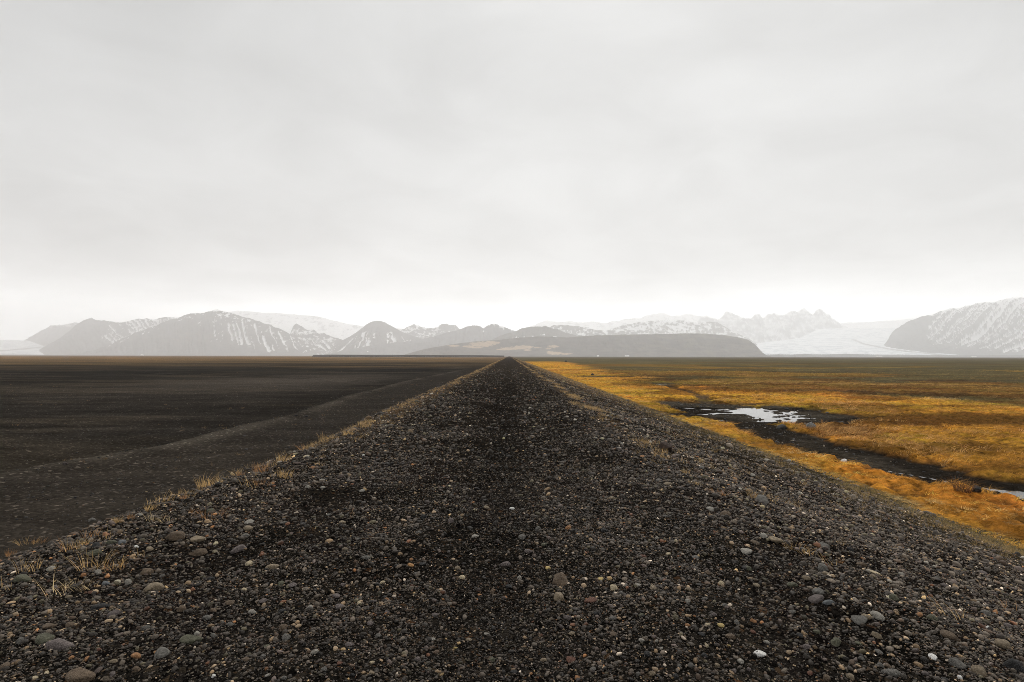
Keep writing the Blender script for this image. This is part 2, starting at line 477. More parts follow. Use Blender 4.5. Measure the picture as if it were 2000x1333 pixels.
def marsh_col(x, y):
    d, n, n2, n3, o, rust = marsh_parts(x, y)
    c = np.broadcast_to(np.array([.085, .070, .034]), (*x.shape, 3)).copy()
    c = lerp(c, (.060, .045, .021), sstep(-.1, .4, n3)); c = c * (1 + .35 * n2 + .25 * n)[..., None]
    c = lerp(c, (.055, .045, .03), .7 * sstep(.2, .4, fbm(x * .02, y * .055, 4, 75)))
    mot = 1 - sstep(-.45, -.08, hum(x, y)); moss = sstep(.1, .5, fbm(x * .3, y * .3, 3, 77))
    gold = np.stack([.43 + .16 * n2, .215 + .08 * n, .030 + 0 * n], -1)
    c = c * (1 - o[..., None]) + gold * o[..., None]
    c = lerp(c, (.095, .046, .016), mot * o * .85)  # rust brown moss in the hollows, with their shadow gaps painted in
    c = lerp(c, (.20, .115, .020), moss * o * .2)
    c = lerp(c, (.070, .032, .012), rust * .85 * (1 - .5 * (x - TOE < 3)))
    c = lerp(c, (.080, .058, .040), sstep(900, 2500, d) * .8)
    dd, _ = poly_dist(x, y, DITCH)
    c = lerp(c, (.05, .034, .022), .85 * (1 - sstep(.5, 1.6, dd + .8 * n)))
    c = lerp(c, (.30, .17, .06), .6 * np.exp(-((dd - 2.6) / 1.0) ** 2))
    sel = (x > 6) & (x < 40) & (y > -31) & (y < 110)
    m = np.zeros(x.shape); dp = np.zeros(x.shape)
    if sel.any(): m[sel], dp[sel] = wet(x[sel], y[sel])
    mudc = lerp(np.broadcast_to(np.array([.019, .0155, .012]), (*x.shape, 3)), (.050, .042, .032), sstep(-.1, .4, n2 + n))
    c = c * (1 - m[..., None]) + mudc * m[..., None]
    return c.clip(.004, 1)

# ------------------------------------------------------------------ ground sheets
def geo(a, step, ratio, end):
    v = [a]; s = step
    while v[-1] < end:
        v.append(v[-1] + s); s *= ratio
    v[-1] = end
    return v
ys = sorted(set([-300, -200, -120, -70, -40, -20, -10, -4] + list(np.arange(0, 6, .5)) + list(np.arange(6, 45, .14)) + geo(45, .15, 1.02, 14500)))
xr_ = sorted(set(list(np.arange(0, 7.9, .5)) + list(np.arange(8, 29, .13)) + geo(29, .14, 1.03, 14500)))
xl_ = sorted(set([0, -1.5, -3, -4] + list(-np.arange(5, 16, .16)) + [-v for v in geo(16, .17, 1.03, 14500)]))
def sheet(name, xs, mat, colf, label, cat):
    X, Y = np.meshgrid(np.array(xs, float), np.array(ys, float))
    Z = plain_z(X, Y)
    me = mesh_from(name, np.stack([X, Y, Z], -1).reshape(-1, 3), grid_faces(*X.shape), True, mat)
    set_col(me, colf(X, Y))
    return tag(link(name, me), label, cat, kind='structure')
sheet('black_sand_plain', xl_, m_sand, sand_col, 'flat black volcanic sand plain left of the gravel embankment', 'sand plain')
sheet('marsh_plain', xr_, m_marsh, marsh_col, 'flat golden and olive marsh ground right of the gravel embankment', 'marsh')

# embankment with the gravel track on its crest
dx = np.concatenate([np.arange(-9.0, -4.6, .2), np.arange(-4.6, 4.5, .06), np.arange(4.5, 11.6, .1)])
dy = sorted(set([-300, -150, -70, -30, -15, -8, -4, -2, -1, 0, .5, 1, 1.5] + list(np.arange(2, 12, .06)) + geo(12, .065, 1.035, 3200)))
X, Y = np.meshgrid(dx, np.array(dy))
Z = dyke_z(X, Y)
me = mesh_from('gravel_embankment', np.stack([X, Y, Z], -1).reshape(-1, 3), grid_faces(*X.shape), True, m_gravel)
n = fbm(X * .5, Y * .3, 4, 81)
col = np.broadcast_to(np.array([.22, .205, .188]), (*X.shape, 3)) * (1 + .3 * n)[..., None]
tw = np.exp(-((X + .12) / .42) ** 2)
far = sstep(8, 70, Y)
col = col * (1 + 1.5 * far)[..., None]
tw = tw * (.6 + .8 * fbm(X * .8, Y * .45, 3, 86)).clip(0, 1) + .5 * np.exp(-((X + 1.55) / .35) ** 2) * (.2 + fbm(X * .8, Y * .4, 3, 87)).clip(0, 1)
col = lerp(col, (.16, .155, .15), .6 * tw * (1 - .6 * far))
le = left_edge(Y)
g1 = np.exp(-((X - le - .15) / (.45)) ** 2) * sstep(6, 25, Y) * (.75 + 1.2 * fbm(X * 1.5, Y * .8, 3, 82)).clip(0, 1)
g2 = np.exp(-((X - XR - .2) / .4) ** 2) * sstep(5, 30, Y) * (.35 + 1.2 * fbm(X * 1.5, Y * .6, 3, 83)).clip(0, 1)
g3 = sstep(5.0, 8.8, X + 1.2 * n) * (.55 + .8 * fbm(X * 1.3, Y * 1.3, 3, 84)).clip(0, 1)
col = lerp(col, (3.4, 2.5, 1.5), .75 * g1); col = lerp(col, (3.6, 2.6, 1.5), .7 * g2)
col = lerp(col, (2.2, 1.9, 1.05), .75 * g3)
col = lerp(col, (3.6, 2.7, 1.6), sstep(3.6, 6.5, X) * sstep(20, 60, Y) * .6)
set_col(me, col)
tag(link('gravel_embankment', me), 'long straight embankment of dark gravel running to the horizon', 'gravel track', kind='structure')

# ------------------------------------------------------------------ water
def water(name, x0, x1, y0, y1, label):
    xs = np.linspace(x0, x1, 12); yy = np.linspace(y0, y1, 12)
    X, Y = np.meshgrid(xs, yy)
    me = mesh_from(name, np.stack([X, Y, np.full_like(X, WATER_Z)], -1).reshape(-1, 3), grid_faces(12, 12), True, m_water)
    tag(link(name, me), label, 'water', kind='structure')
water('pond_water', 9.8, 22.0, 29.5, 43.0, 'shallow pond broken by mud bars, shining white in the marsh')
water('pool_water', 16.5, 22.5, 68.5, 77.0, 'small far pool in the golden grass beyond the pond')
water('stream_water', 10.9, 16.8, -20.0, 20.0, 'thin stream in the dark mud channel at the foot of the embankment')

# ------------------------------------------------------------------ mountains
def hpix(py, D): return CAM_Z + (HOR - py) / F * D
def xpix(px, D): return (px - VPX) / F * D
def mountain(name, label, D, prof, colf, seed, cot=1.7, p=1.25, jag=.05, gul=.07, wl=90.0, shear=0.0, cols=None, rows=64, wmin=.45, cliff=0.0, fan=0.0, pk=None, warp=1.0, cat='mountain'):
    px = np.array([q[0] for q in prof], float); py = np.array([q[1] for q in prof], float)
    nc = cols or int(max(120, (px[-1] - px[0]) * .9))
    s = np.linspace(px[0], px[-1], nc)
    h = np.maximum(hpix(np.interp(s, px, py), D) + 4.0, 2.0)
    hm = h.max()
    xs = xpix(s, D)
    h = h + jag * hm * (fbm(xs / (hm * .35), xs * 0 + 1.5, 5, seed, .6)) * np.clip(h / hm * 1.5, 0, 1)
    tb = np.linspace(-1, 0, 10)[:-1]
    tf = np.linspace(0, 1, rows)
    T, S = np.meshgrid(np.concatenate([tb, tf]), np.arange(nc), indexing='ij')
    Hh = h[S]; Xx = xs[S]
    w = cot * hm * (wmin + (1 - wmin) * Hh / hm)
    A = np.abs(T)
    shp = (1 - A) ** p
    if cliff: shp = shp * (1 - cliff) + cliff * (1 - sstep(.05, .55, A))
    xg = Xx if pk is None else xpix(pk, D) + (Xx - xpix(pk, D)) / (1 + fan * A)
    gx = (xg - shear * A * hm) / wl + warp * fbm(Xx / (wl * 3), A * 2.0, 3, seed + 3)
    rid = 1 - 2 * np.abs(fbm(gx, A * .55, 3, seed + 5, .45))          # 1 on ribs
    rid = np.clip(rid, -1, 1)
    env = np.sin(np.pi * np.clip(A, 0, 1) ** .75)
    Zz = Hh * shp + gul * Hh * (rid - .6) * env + .075 * hm * fbm(Xx / (hm * .6), A * 2.6, 5, seed + 9, .55) * env
    lowest = -6.0
    Zz = Zz + lowest * sstep(.92, 1.0, A)
    Yy = D - T * w + .12 * hm * fbm(Xx / (hm * 1.2), A * 0, 3, seed + 11) 
    # keep the drawn outline whatever the depth of a row
    sc = Yy / D
    Xw = Xx * (0.5 + 0.5 * sc)
    me = mesh_from(name, np.stack([Xw, Yy, Zz], -1).reshape(-1, 3), grid_faces(*T.shape)[:, ::-1], True, m_mount)
    ppx = VPX + F * Xw / Yy; ppy = HOR - F * (Zz - CAM_Z) / Yy
    c = colf(dict(u=D / F, x=Xx, A=A, z=Zz, f=Zz / hm, rid=rid, h=Hh, hm=hm, px=ppx, py=ppy, seed=seed, gx=gx))
    set_col(me, c)
    return tag(link(name, me), label, cat, kind='structure')
ROCK = np.array([.075, .072, .070]); SNOW = np.array([.92, .93, .94])
def rocky(snow_f, rock=ROCK, extra=None):
    def f(q):
        u = q['u']; n = fbm(q['x'] / (26 * u), q['z'] / (13 * u), 4, q['seed'] + 21); n2 = fbm(q['x'] / (8 * u), q['z'] / (5 * u), 4, q['seed'] + 22, .6)
        c = np.broadcast_to(np.asarray(rock), (*q['x'].shape, 3)) * (1 + .7 * n + .4 * n2)[..., None]
        if extra is not None: c = extra(q, c)
        return lerp(c, SNOW, snow_f(q, n, n2)).clip(.01, .95)
    return f

# far left pale ridge and the glacier tongue in front of it
mountain('far_ridge', 'palest far ridge at the left edge behind the glacier tongue', 13500,
         [(20, 693), (45, 672), (60, 663), (75, 655), (88, 646), (100, 638), (115, 637), (130, 636), (147, 633), (180, 640), (230, 660), (280, 690)],
         rocky(lambda q, n, n2: .75 * sstep(.15, .5, n2 + .5 * n) * sstep(.75, .95, q['f'])), 101, gul=.05, wl=160)
def snow_m2(q, n, n2):
    st = sstep(.02, .30, -q['rid'] + .75 + .7 * n2 - .35 * (1 - sstep(215, 300, q['px'])))
    return sstep(.42, .60, st * sstep(195, 240, q['px'] + 25 * n) * (1 - sstep(.80, 1.0, (q['A'] - .1) / .62)) + .35 * sstep(290, 330, q['px']) * (1 - q['A']))
mountain('rocky_mountain', 'grey mountain with snow streaks left of the tallest left mountain', 10500,
         [(55, 694), (68, 692), (90, 680), (110, 668), (130, 655), (143, 645), (155, 635), (168, 629), (180, 624), (190, 626), (200, 629), (215, 632), (235, 631), (250, 631),
          (262, 628), (275, 625), (287, 623), (300, 625), (312, 625), (325, 622), (335, 622), (350, 624), (380, 640), (430, 680), (450, 693)],
         rocky(snow_m2), 111, shear=1.4, wl=88, gul=.06)
def snow_m3(q, n, n2):
    right = sstep(380, 470, q['px'] + 20 * n)
    st = sstep(.15, .45, -q['rid'] + .62 + .45 * n2)
    band = sstep(.0, .10, q['A']) * (1 - sstep(.60, .86, q['A'] + .15 * n))
    top = sstep(.40, .62, n2 + .5 * n + .8 * np.exp(-((q['px'] - 437) / 22) ** 2) * np.exp(-q['A'] / .12))
    return sstep(.40, .60, st * band * (.08 + .92 * right) * (1 - .55 * sstep(560, 620, q['px'])) * (.55 + .9 * sstep(-.25, .2, fbm(q['x'] / 300, q['z'] / 200, 3, 7))) + .9 * top * (1 - sstep(.15, .4, q['A'])))
def grass_m3(q, c):
    g = np.exp(-((q['px'] - 375) / 60) ** 2 - ((q['py'] - 660) / 12) ** 2) * sstep(-.1, .3, fbm(q['x'] / 120, q['z'] / 50, 4, 55))
    return lerp(c, (.15, .115, .085), .7 * g)
mountain('peaked_mountain', 'tallest left mountain, broad and grey with rows of short snow streaks', 9000,
         [(160, 694), (200, 682), (240, 664), (270, 652), (300, 641), (322, 632), (345, 624), (358, 619), (370, 615), (385, 614.5), (400, 612.5), (412, 609), (424, 607.5), (436, 610),
          (450, 614), (465, 617), (480, 621), (497, 627), (515, 633), (530, 635.5), (545, 642), (560, 650), (575, 659), (590, 667), (605, 676), (620, 684), (645, 694)],
         rocky(snow_m3, extra=grass_m3), 121, shear=.6, wl=64, warp=.6, gul=.06, p=1.15)
# snow dome behind the tall mountain
mountain('snow_dome', 'smooth white snow dome behind the tallest left mountain', 12500,
         [(330, 694), (400, 630), (440, 614), (465, 609), (490, 610), (520, 612), (545, 613), (565, 616), (590, 617), (620, 620), (645, 626), (665, 631), (690, 636), (720, 640),
          (760, 640), (800, 645), (850, 660), (900, 694)],
         rocky(lambda q, n, n2: 1 - .5 * sstep(.22, .40, n2 + .6 * n - .25 * sstep(.18, .4, q['A']) - .15 * (1 - sstep(440, 470, q['px'])))), 131, cot=3.0, gul=.02, jag=.02, wl=200)
def snow_m4(q, n, n2):
    return sstep(.35, .7, sstep(.1, .45, -q['rid'] + .65 + .7 * n2) * sstep(.12, .35, q['A'] + .2 * n) * (1 - sstep(.65, .85, q['A'])) + .8 * sstep(.25, .5, n2 + n) * sstep(.3, .6, q['f']))
mountain('rocky_spur', 'small dark rock spur with diagonal snow lines right of the tallest left mountain', 9800,
         [(545, 694), (562, 668), (570, 645), (574, 637), (578, 633), (584, 638), (592, 643), (602, 648), (612, 648), (622, 653), (634, 654), (648, 660), (660, 662), (680, 672), (700, 684), (720, 694)],
         rocky(snow_m4), 141, shear=1.4, wl=75, gul=.06, jag=.07)
def snow_m5(q, n, n2):
    st = sstep(.15, .5, -q['rid'] + .72 + .6 * n2)
    side = 1 - .75 * np.exp(-((q['px'] - 742) / 15) ** 2) * (1 - sstep(.55, .75, q['A']))
    return sstep(.43, .57, st * side * sstep(.10, .25, q['A']) * (1 - sstep(.70, .90, q['A'])) + .5 * sstep(735, 760, q['px']) * np.exp(-q['A'] / .1))
mountain('cone_mountain', 'cone shaped mountain with snow lines fanning down from its summit', 9300,
         [(630, 694), (650, 680), (668, 667), (685, 658), (697, 650), (708, 642), (716, 635), (724, 630), (733, 628), (742, 628), (752, 631), (763, 637), (775, 644), (790, 651), (805, 656), (830, 664), (860, 676), (890, 694)],
         rocky(snow_m5), 151, fan=1.6, pk=733, wl=58, gul=.08, jag=.015)
mountain('snowy_ridge', 'snowy ridge with dark rock tips right of the cone shaped mountain', 10800,
         [(740, 694), (770, 655), (795, 640), (808, 634), (815, 636), (826, 641), (840, 643), (855, 641), (864, 633), (872, 634), (880, 637), (890, 637), (897, 643), (915, 655), (960, 694)],
         rocky(lambda q, n, n2: sstep(.3, .6, .45 + .9 * n2 + .4 * n - .5 * np.exp(-q['A'] / .10) * sstep(855, 870, q['px']) + .25 * (-q['rid']))), 161, gul=.06, wl=80, jag=.06)
mountain('foothill_ridge', 'bluish grey foothill ridge with two small peaks in the middle distance', 8600,
         [(640, 694), (670, 686), (700, 681), (730, 676), (760, 672), (800, 667), (840, 660), (865, 654), (885, 649), (900, 643), (912, 639), (922, 637), (934, 638), (944, 643), (953, 637), (964, 633),
          (972, 635), (983, 639), (995, 644), (1010, 650), (1050, 662), (1100, 680), (1130, 694)],
         rocky(lambda q, n, n2: sstep(.42, .66, .9 * n2 + .5 * n - .2 + .75 * np.exp(-q['A'] / .13) * sstep(905, 960, q['px']) * sstep(-.2, .2, -q['rid'] + .5)), rock=(.068, .068, .072)), 171, gul=.05, wl=90)
# hills in the middle
def snow_m9(q, n, n2):
    st = sstep(.1, .45, -q['rid'] + .66 + .8 * n2)
    return sstep(.38, .66, st * sstep(.13, .3, q['A'] + .1 * n) * (1 - sstep(.55, .8, q['A'])) + .35 * sstep(1090, 1130, q['px']) * st)
mountain('rounded_hill', 'rounded brown hill with snow patches above the straw coloured slopes', 7000,
         [(930, 694), (950, 672), (965, 663), (985, 655), (1002, 649), (1020, 643), (1035, 640), (1050, 638.5), (1065, 638.5), (1076, 641), (1088, 645), (1105, 650), (1130, 656), (1180, 675), (1210, 694)],
         rocky(snow_m9, rock=(.095, .082, .066)), 181, fan=1.0, pk=1055, wl=54, gul=.06)
mountain('snowy_plateau', 'low snow covered plateau behind the rounded brown hill', 9400,
         [(1030, 694), (1060, 650), (1078, 638), (1095, 635), (1115, 636), (1130, 637), (1150, 641), (1170, 645), (1200, 646), (1240, 650), (1300, 670), (1330, 694)],
         rocky(lambda q, n, n2: sstep(.3, .62, .52 + .9 * n2 - .5 * np.exp(-q['A'] / .06) * (1 - sstep(1115, 1150, q['px'])) - .35 * q['rid'] * sstep(1090, 1110, q['px'])), rock=(.09, .08, .066)), 191, gul=.05, wl=70)
mountain('snow_range', 'pale snow range with brown patches above the wide flat topped hill', 9800,
         [(1130, 694), (1160, 660), (1185, 646), (1205, 639), (1225, 633), (1250, 629), (1275, 627), (1300, 625), (1320, 626), (1340, 626), (1358, 629), (1372, 631), (1388, 628), (1402, 629), (1415, 636), (1430, 645), (1450, 655), (1470, 666), (1490, 680), (1510, 694)],
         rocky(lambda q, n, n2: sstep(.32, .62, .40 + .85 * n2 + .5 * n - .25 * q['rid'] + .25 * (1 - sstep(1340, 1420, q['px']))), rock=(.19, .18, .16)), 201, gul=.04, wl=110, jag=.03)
mountain('high_snowfield', 'white high snowfield half lost in cloud above the middle range', 14000,
         [(1000, 694), (1030, 640), (1055, 629), (1070, 627), (1095, 628), (1125, 630), (1150, 628), (1180, 629), (1210, 626), (1235, 622), (1258, 617), (1275, 614), (1290, 611), (1310, 615), (1340, 613), (1370, 616), (1410, 640), (1450, 694)],
         rocky(lambda q, n, n2: 1 - .4 * sstep(.15, .38, n2 + .5 * n - .4 * sstep(.2, .5, q['A']))), 211, cot=2.6, gul=.03, jag=.06)
def snow_cloud_m11(q, n, n2):
    return sstep(.30, .60, .52 + .35 * sstep(.8, 1.0, q['f']) + .95 * n2 + .55 * n - .45 * q['rid'] + .5 * sstep(.62, .85, q['A']))  # extra white towards the top stands in for low cloud
mountain('craggy_mountain', 'craggy snow mountain fading into white cloud behind the wide glacier', 13600,
         [(1330, 694), (1352, 640), (1368, 620), (1380, 611), (1392, 618), (1404, 622), (1418, 612), (1430, 609), (1445, 617), (1462, 621), (1480, 613), (1495, 619), (1515, 611), (1530, 615), (1548, 606),
          (1560, 611), (1574, 603), (1588, 611), (1600, 604), (1612, 609), (1622, 618), (1632, 624), (1645, 637), (1656, 642), (1668, 655), (1690, 668), (1720, 694)],
         rocky(snow_cloud_m11, rock=(.50, .51, .52)), 221, gul=.09, wl=120, jag=.12, p=1.35)  # rock colour paled to imitate the cloud veil over it
mountain('white_icefield', 'white icefield under the cloud between the craggy mountain and the right mountain', 14300,
         [(1560, 694), (1600, 640), (1650, 630), (1690, 628), (1740, 625), (1800, 620), (1860, 612), (1930, 620), (2000, 694)],
         rocky(lambda q, n, n2: 1 - .25 * sstep(.3, .5, n2)), 231, cot=4.0, gul=.01, jag=.02)
def snow_m12(q, n, n2):
    st = sstep(.1, .42, -q['rid'] + .68 + .75 * n2 + .25 * sstep(.5, .9, q['f']))
    left = sstep(1795, 1835, q['px'] + 12 * n)
    return sstep(.42, .56, st * left * (1 - sstep(.5, .78, q['A'] + .15 * n - .15 * sstep(1880, 1960, q['px']))) + .35 * left * sstep(.55, .8, q['f']))
mountain('streaked_mountain', 'big grey mountain with long diagonal snow streaks right of the glacier', 9200,
         [(1722, 694), (1738, 668), (1742, 660), (1746, 648), (1752, 641), (1762, 635), (1772, 630), (1785, 624), (1800, 618.5), (1812, 616), (1822, 616), (1832, 612), (1845, 608), (1858, 604), (1868, 601), (1880, 601), (1892, 597),
          (1904, 594), (1918, 590), (1932, 587), (1948, 586), (1962, 583), (1975, 580), (1990, 579), (2010, 577), (2060, 570), (2150, 580), (2300, 620), (2500, 694)],
         rocky(snow_m12, rock=(.07, .07, .07)), 241, shear=-2.0, warp=.45, wl=112, gul=.07, cot=1.6, cliff=.25)
# glaciers
def glacier(name, label, D0, D1, rows_px, seed, moraine=None):
    nr, nc = 50, 160
    v = np.linspace(0, 1, nr)
    L = np.interp(v, [r[0] for r in rows_px], [r[1] for r in rows_px]); Rr = np.interp(v, [r[0] for r in rows_px], [r[2] for r in rows_px])
    P = np.interp(v, [r[0] for r in rows_px], [r[3] for r in rows_px])
    u = np.linspace(0, 1, nc)
    D = D0 + (D1 - D0) * v[:, None] + 0 * u[None, :]
    px = L[:, None] + (Rr - L)[:, None] * u[None, :]
    X = xpix(px, D); Z = CAM_Z + (HOR - P[:, None]) / F * D + 0 * u[None, :]
    Z = Z + 6 * fbm(X / 160, D / 220, 4, seed) - 14 * sstep(0.10, 0, v)[:, None] - 25 * (np.abs(u - .5) * 2)[None, :] ** 6
    me = mesh_from(name, np.stack([X, D, Z], -1).reshape(-1, 3), grid_faces(nr, nc), True, m_mount)
    n = fbm(X / 120, D / 300, 4, seed + 1)
    cr = fbm(X / 300, D / 45, 4, seed + 2, .6)
    c = lerp(np.broadcast_to(np.array([.82, .85, .87]), (nr, nc, 3)), (.55, .60, .64), sstep(0, .5, n)); c = lerp(c, (.42, .46, .50), .7 * sstep(.1, .4, cr))
    if moraine:
        dd, _ = poly_dist(px, P[:, None] * 3 + 0 * px, [(a, b * 3) for a, b in moraine])
        c = lerp(c, (.16, .15, .14), .85 * (1 - sstep(1.5, 4.5, dd + 4 * n)))
    c = lerp(c, (.16, .15, .14), .8 * sstep(.05, 0, v)[:, None] * np.ones((1, nc)))
    set_col(me, c)
    return tag(link(name, me), label, 'glacier', kind='structure')
glacier('wide_glacier', 'wide white glacier tongue spreading onto the plain before the craggy mountain', 7600, 12500,
        [(0, 1430, 1905, 693.5), (.10, 1440, 1890, 688), (.28, 1455, 1850, 678), (.5, 1470, 1770, 668), (.75, 1560, 1760, 658), (1, 1600, 1790, 640)], 301,
        [(1668, 662), (1690, 671), (1740, 681), (1800, 687.5), (1850, 691)])
glacier('narrow_glacier', 'pale glacier tongue at the left edge below the far ridge', 9500, 13000,
        [(0, -260, 95, 693), (.25, -280, 92, 684), (.5, -300, 88, 676), (1, -300, 60, 666)], 311, [(-60, 690), (20, 687), (60, 682), (85, 678)])
# near hill with straw patches
STRAW = [(887, 676, 13, 1.6), (915, 677, 12, 2.0), (942, 673, 24, 5.0), (960, 670, 16, 3.4), (930, 679, 14, 1.8), (1004, 681, 30, 2.6), (1022, 678, 20, 3.2), (985, 683, 16, 2.0), (1030, 684, 8, 1.6),
         (1050, 679, 8, 1.2), (1081, 677, 11, 2.6), (1072, 681, 6, 1.8), (1085, 690, 18, 2.8), (1105, 691.5, 12, 1.6), (1075, 688, 8, 1.8)]
def hill_col(q):
    n = fbm(q['x'] / 130, q['z'] / 26, 4, 401); n2 = fbm(q['x'] / 26, q['z'] / 9, 4, 402)
    c = np.broadcast_to(np.array([.088, .070, .058]), (*q['x'].shape, 3)) * (1 + .6 * n + .3 * n2)[..., None]
    c = lerp(c, (.13, .115, .075), .6 * sstep(0, .4, n) * sstep(1150, 1250, q['px']))
    s = np.zeros(q['x'].shape)
    for (ax, ay, rx, ry) in STRAW:
        s = np.maximum(s, np.exp(-(((q['px'] - ax) / rx) ** 2 + ((q['py'] - ay) / ry) ** 2)))
    s = sstep(.30, .50, s + .32 * n2)
    return lerp(c, (.46, .34, .22), .9 * s).clip(.01, .9)
mountain('brown_hill', 'low wide brown hill with straw coloured patches behind the road end', 5200,
         [(792, 694.5), (805, 690), (820, 686), (840, 681.5), (860, 678), (885, 673.5), (910, 670.5), (930, 668), (955, 666), (980, 664.5), (1000, 662), (1020, 660), (1050, 658), (1080, 659), (1110, 660), (1140, 657.5), (1170, 655.5), (1200, 655),
          (1230, 654), (1260, 653.5), (1290, 653), (1320, 652), (1350, 651.5), (1380, 652.5), (1405, 654), (1430, 657), (1450, 661), (1462, 664), (1470, 669), (1478, 676), (1484, 683), (1490, 690), (1497, 694.5)],
         hill_col, 251, cot=2.6, gul=.025, wl=60, jag=.02, p=1.0, cliff=.35, cols=640, cat='hill')
mountain('moraine_hills', 'low grey moraine hills along the front of the wide glacier', 6600,
         [(1480, 694.5), (1500, 692.5), (1520, 692), (1545, 692.5), (1570, 691), (1590, 692), (1620, 692), (1655, 690.8), (1690, 691.8), (1730, 692.3), (1775, 692), (1820, 693), (1880, 693), (1940, 692.6), (2010, 692.5), (2100, 694.5)],
         rocky(lambda q, n, n2: 0 * n), 261, cot=4, gul=.02, jag=.08, cat='hill')
mountain('dark_bank', 'thin dark earth bank along the left horizon', 1500,
         [(612, 697.8), (628, 696.9), (645, 696.8), (720, 697), (800, 697), (880, 697.1), (930, 697.2), (985, 697.9)],
         lambda q: np.broadcast_to(np.array([.035, .028, .022]), (*q['x'].shape, 3)).copy(), 271, cot=3, gul=.0, jag=.02, cat='earth bank')

# ------------------------------------------------------------------ haze
hz = bpy.data.materials.new('haze'); hz.use_nodes = True
t = hz.node_tree; t.nodes.remove(t.nodes['Principled BSDF'])
pv = N(t, 'ShaderNodeVolumePrincipled')
pv.inputs['Color'].default_value = (.984, .990, .996, 1)
pv.inputs['Density'].default_value = 1.25e-4
pv.inputs['Anisotropy'].default_value = 0.35
t.links.new(pv.outputs[0], t.nodes['Material Output'].inputs['Volume'])
v = [(sx * 15500, -15500 if sy < 0 else 18500, z) for z in (-60, 1300) for sy in (-1, 1) for sx in (-1, 1)]
me = mesh_from('haze', v, [(0, 2, 3, 1), (4, 5, 7, 6), (0, 1, 5, 4), (2, 6, 7, 3), (0, 4, 6, 2), (1, 3, 7, 5)], False, hz)
tag(link('haze', me), 'pale haze that whitens the far mountains', 'haze', kind='stuff')

# ------------------------------------------------------------------ farmhouses under the hill
def farmhouse(px, D, w, dep, hgt, label):
    z0 = -2.0
    root = empty('farmhouse', (xpix(px, D), D, z0))
    tag(root, label, 'farmhouse', 'white farm buildings on the far plain')
    a, b_ = w / 2, dep / 2
    V = [(-a, -b_, 0), (a, -b_, 0), (a, b_, 0), (-a, b_, 0), (-a, -b_, hgt), (a, -b_, hgt), (a, b_, hgt), (-a, b_, hgt), (-a, 0, hgt * 1.55), (a, 0, hgt * 1.55)]
    link('wall', mesh_from('farm_wall', V, [(0, 1, 5, 4), (1, 2, 6, 5), (2, 3, 7, 6), (3, 0, 4, 7)], False, m_white), root)
    wl = bpy.data.meshes.new('farm_roof')
    e = 1.0
    Q = [(-a - e, -b_ - e, hgt - .2), (a + e, -b_ - e, hgt - .2), (a + e, 0, hgt * 1.55 + .3), (-a - e, 0, hgt * 1.55 + .3), (a + e, b_ + e, hgt - .2), (-a - e, b_ + e, hgt - .2)]
    wl.from_pydata(Q + [(x, y, z - .4) for x, y, z in Q], [], [(0, 1, 2, 3), (3, 2, 4, 5), (6, 9, 8, 7), (9, 11, 10, 8), (0, 3, 9, 6), (3, 5, 11, 9), (1, 7, 8, 2), (2, 8, 10, 4), (0, 6, 7, 1), (5, 4, 10, 11)])
    wl.materials.append(m_white); link('roof', wl, root)
    return root
farmhouse(1168, 4650, 16, 10, 7, 'tiny white farmhouse below the brown hill, nearest to the road end')
farmhouse(1225, 4650, 34, 12, 7, 'long low white farm building below the brown hill, right of the tiny farmhouse')
farmhouse(1719, 5900, 62, 14, 8, 'long white building on the plain in front of the wide glacier')
farmhouse(1905, 5900, 50, 14, 8, 'long white building on the plain below the streaked right mountain')
farmhouse(280, 5900, 26, 14, 8, 'pale farm building at the foot of the tallest left mountain')
#STONES#
# ------------------------------------------------------------------ shapes of stones and tufts
import bmesh
rng = np.random.default_rng(7)
def stone_mesh(name, seed, sub, kind, mat):
    r = np.random.default_rng(seed)
    bm = bmesh.new(); bmesh.ops.create_icosphere(bm, subdivisions=sub, radius=1.0)
    V = np.array([v.co[:] for v in bm.verts]); Fc = np.array([[v.index for v in f.verts] for f in bm.faces]); bm.free()
    Dn = V / np.linalg.norm(V, axis=1)[:, None]
    rad = np.ones(len(V))
    for k in range(3):
        fr = 1.1 * 1.9 ** k; am = (.17, .10, .06)[k]
        o = r.uniform(-9, 9, 3)
        rad += am * (perlin(Dn[:, 0] * fr + o[0], Dn[:, 1] * fr + o[1], seed + k) + perlin(Dn[:, 2] * fr + o[2], Dn[:, 0] * fr - o[1], seed + 50 + k)) * .8
    P = Dn * rad[:, None]
    for k in range({'round': 8, 'flat': 10, 'long': 8, 'angular': 14, 'tapered': 9}[kind]):   # worn facets
        nn = r.normal(size=3); nn /= np.linalg.norm(nn)
        c = r.uniform(.60, .86) if kind == 'angular' else r.uniform(.68, .90)
        s = P @ nn
        P -= np.clip(s - c, 0, None)[:, None] * nn * (.95 if kind == 'angular' else .75)
    if kind == 'tapered':
        P[:, 1] *= 1 - .42 * P[:, 0]; P[:, 2] *= 1 - .35 * P[:, 0]
    P *= {'round': (1, .86, .72), 'flat': (1, .78, .42), 'long': (1, .46, .42), 'angular': (1, .74, .62), 'tapered': (1, .60, .50)}[kind]
    P[:, 0] /= np.abs(P[:, 0]).max()
    return mesh_from(name, P, Fc, True, mat)
KINDS = ('round', 'flat', 'long', 'angular', 'tapered')
big_mesh = {k: [stone_mesh('stone_' + k, 500 + 17 * i + 31 * KINDS.index(k), 3, k, m_stone) for i in range(5)] for k in KINDS}

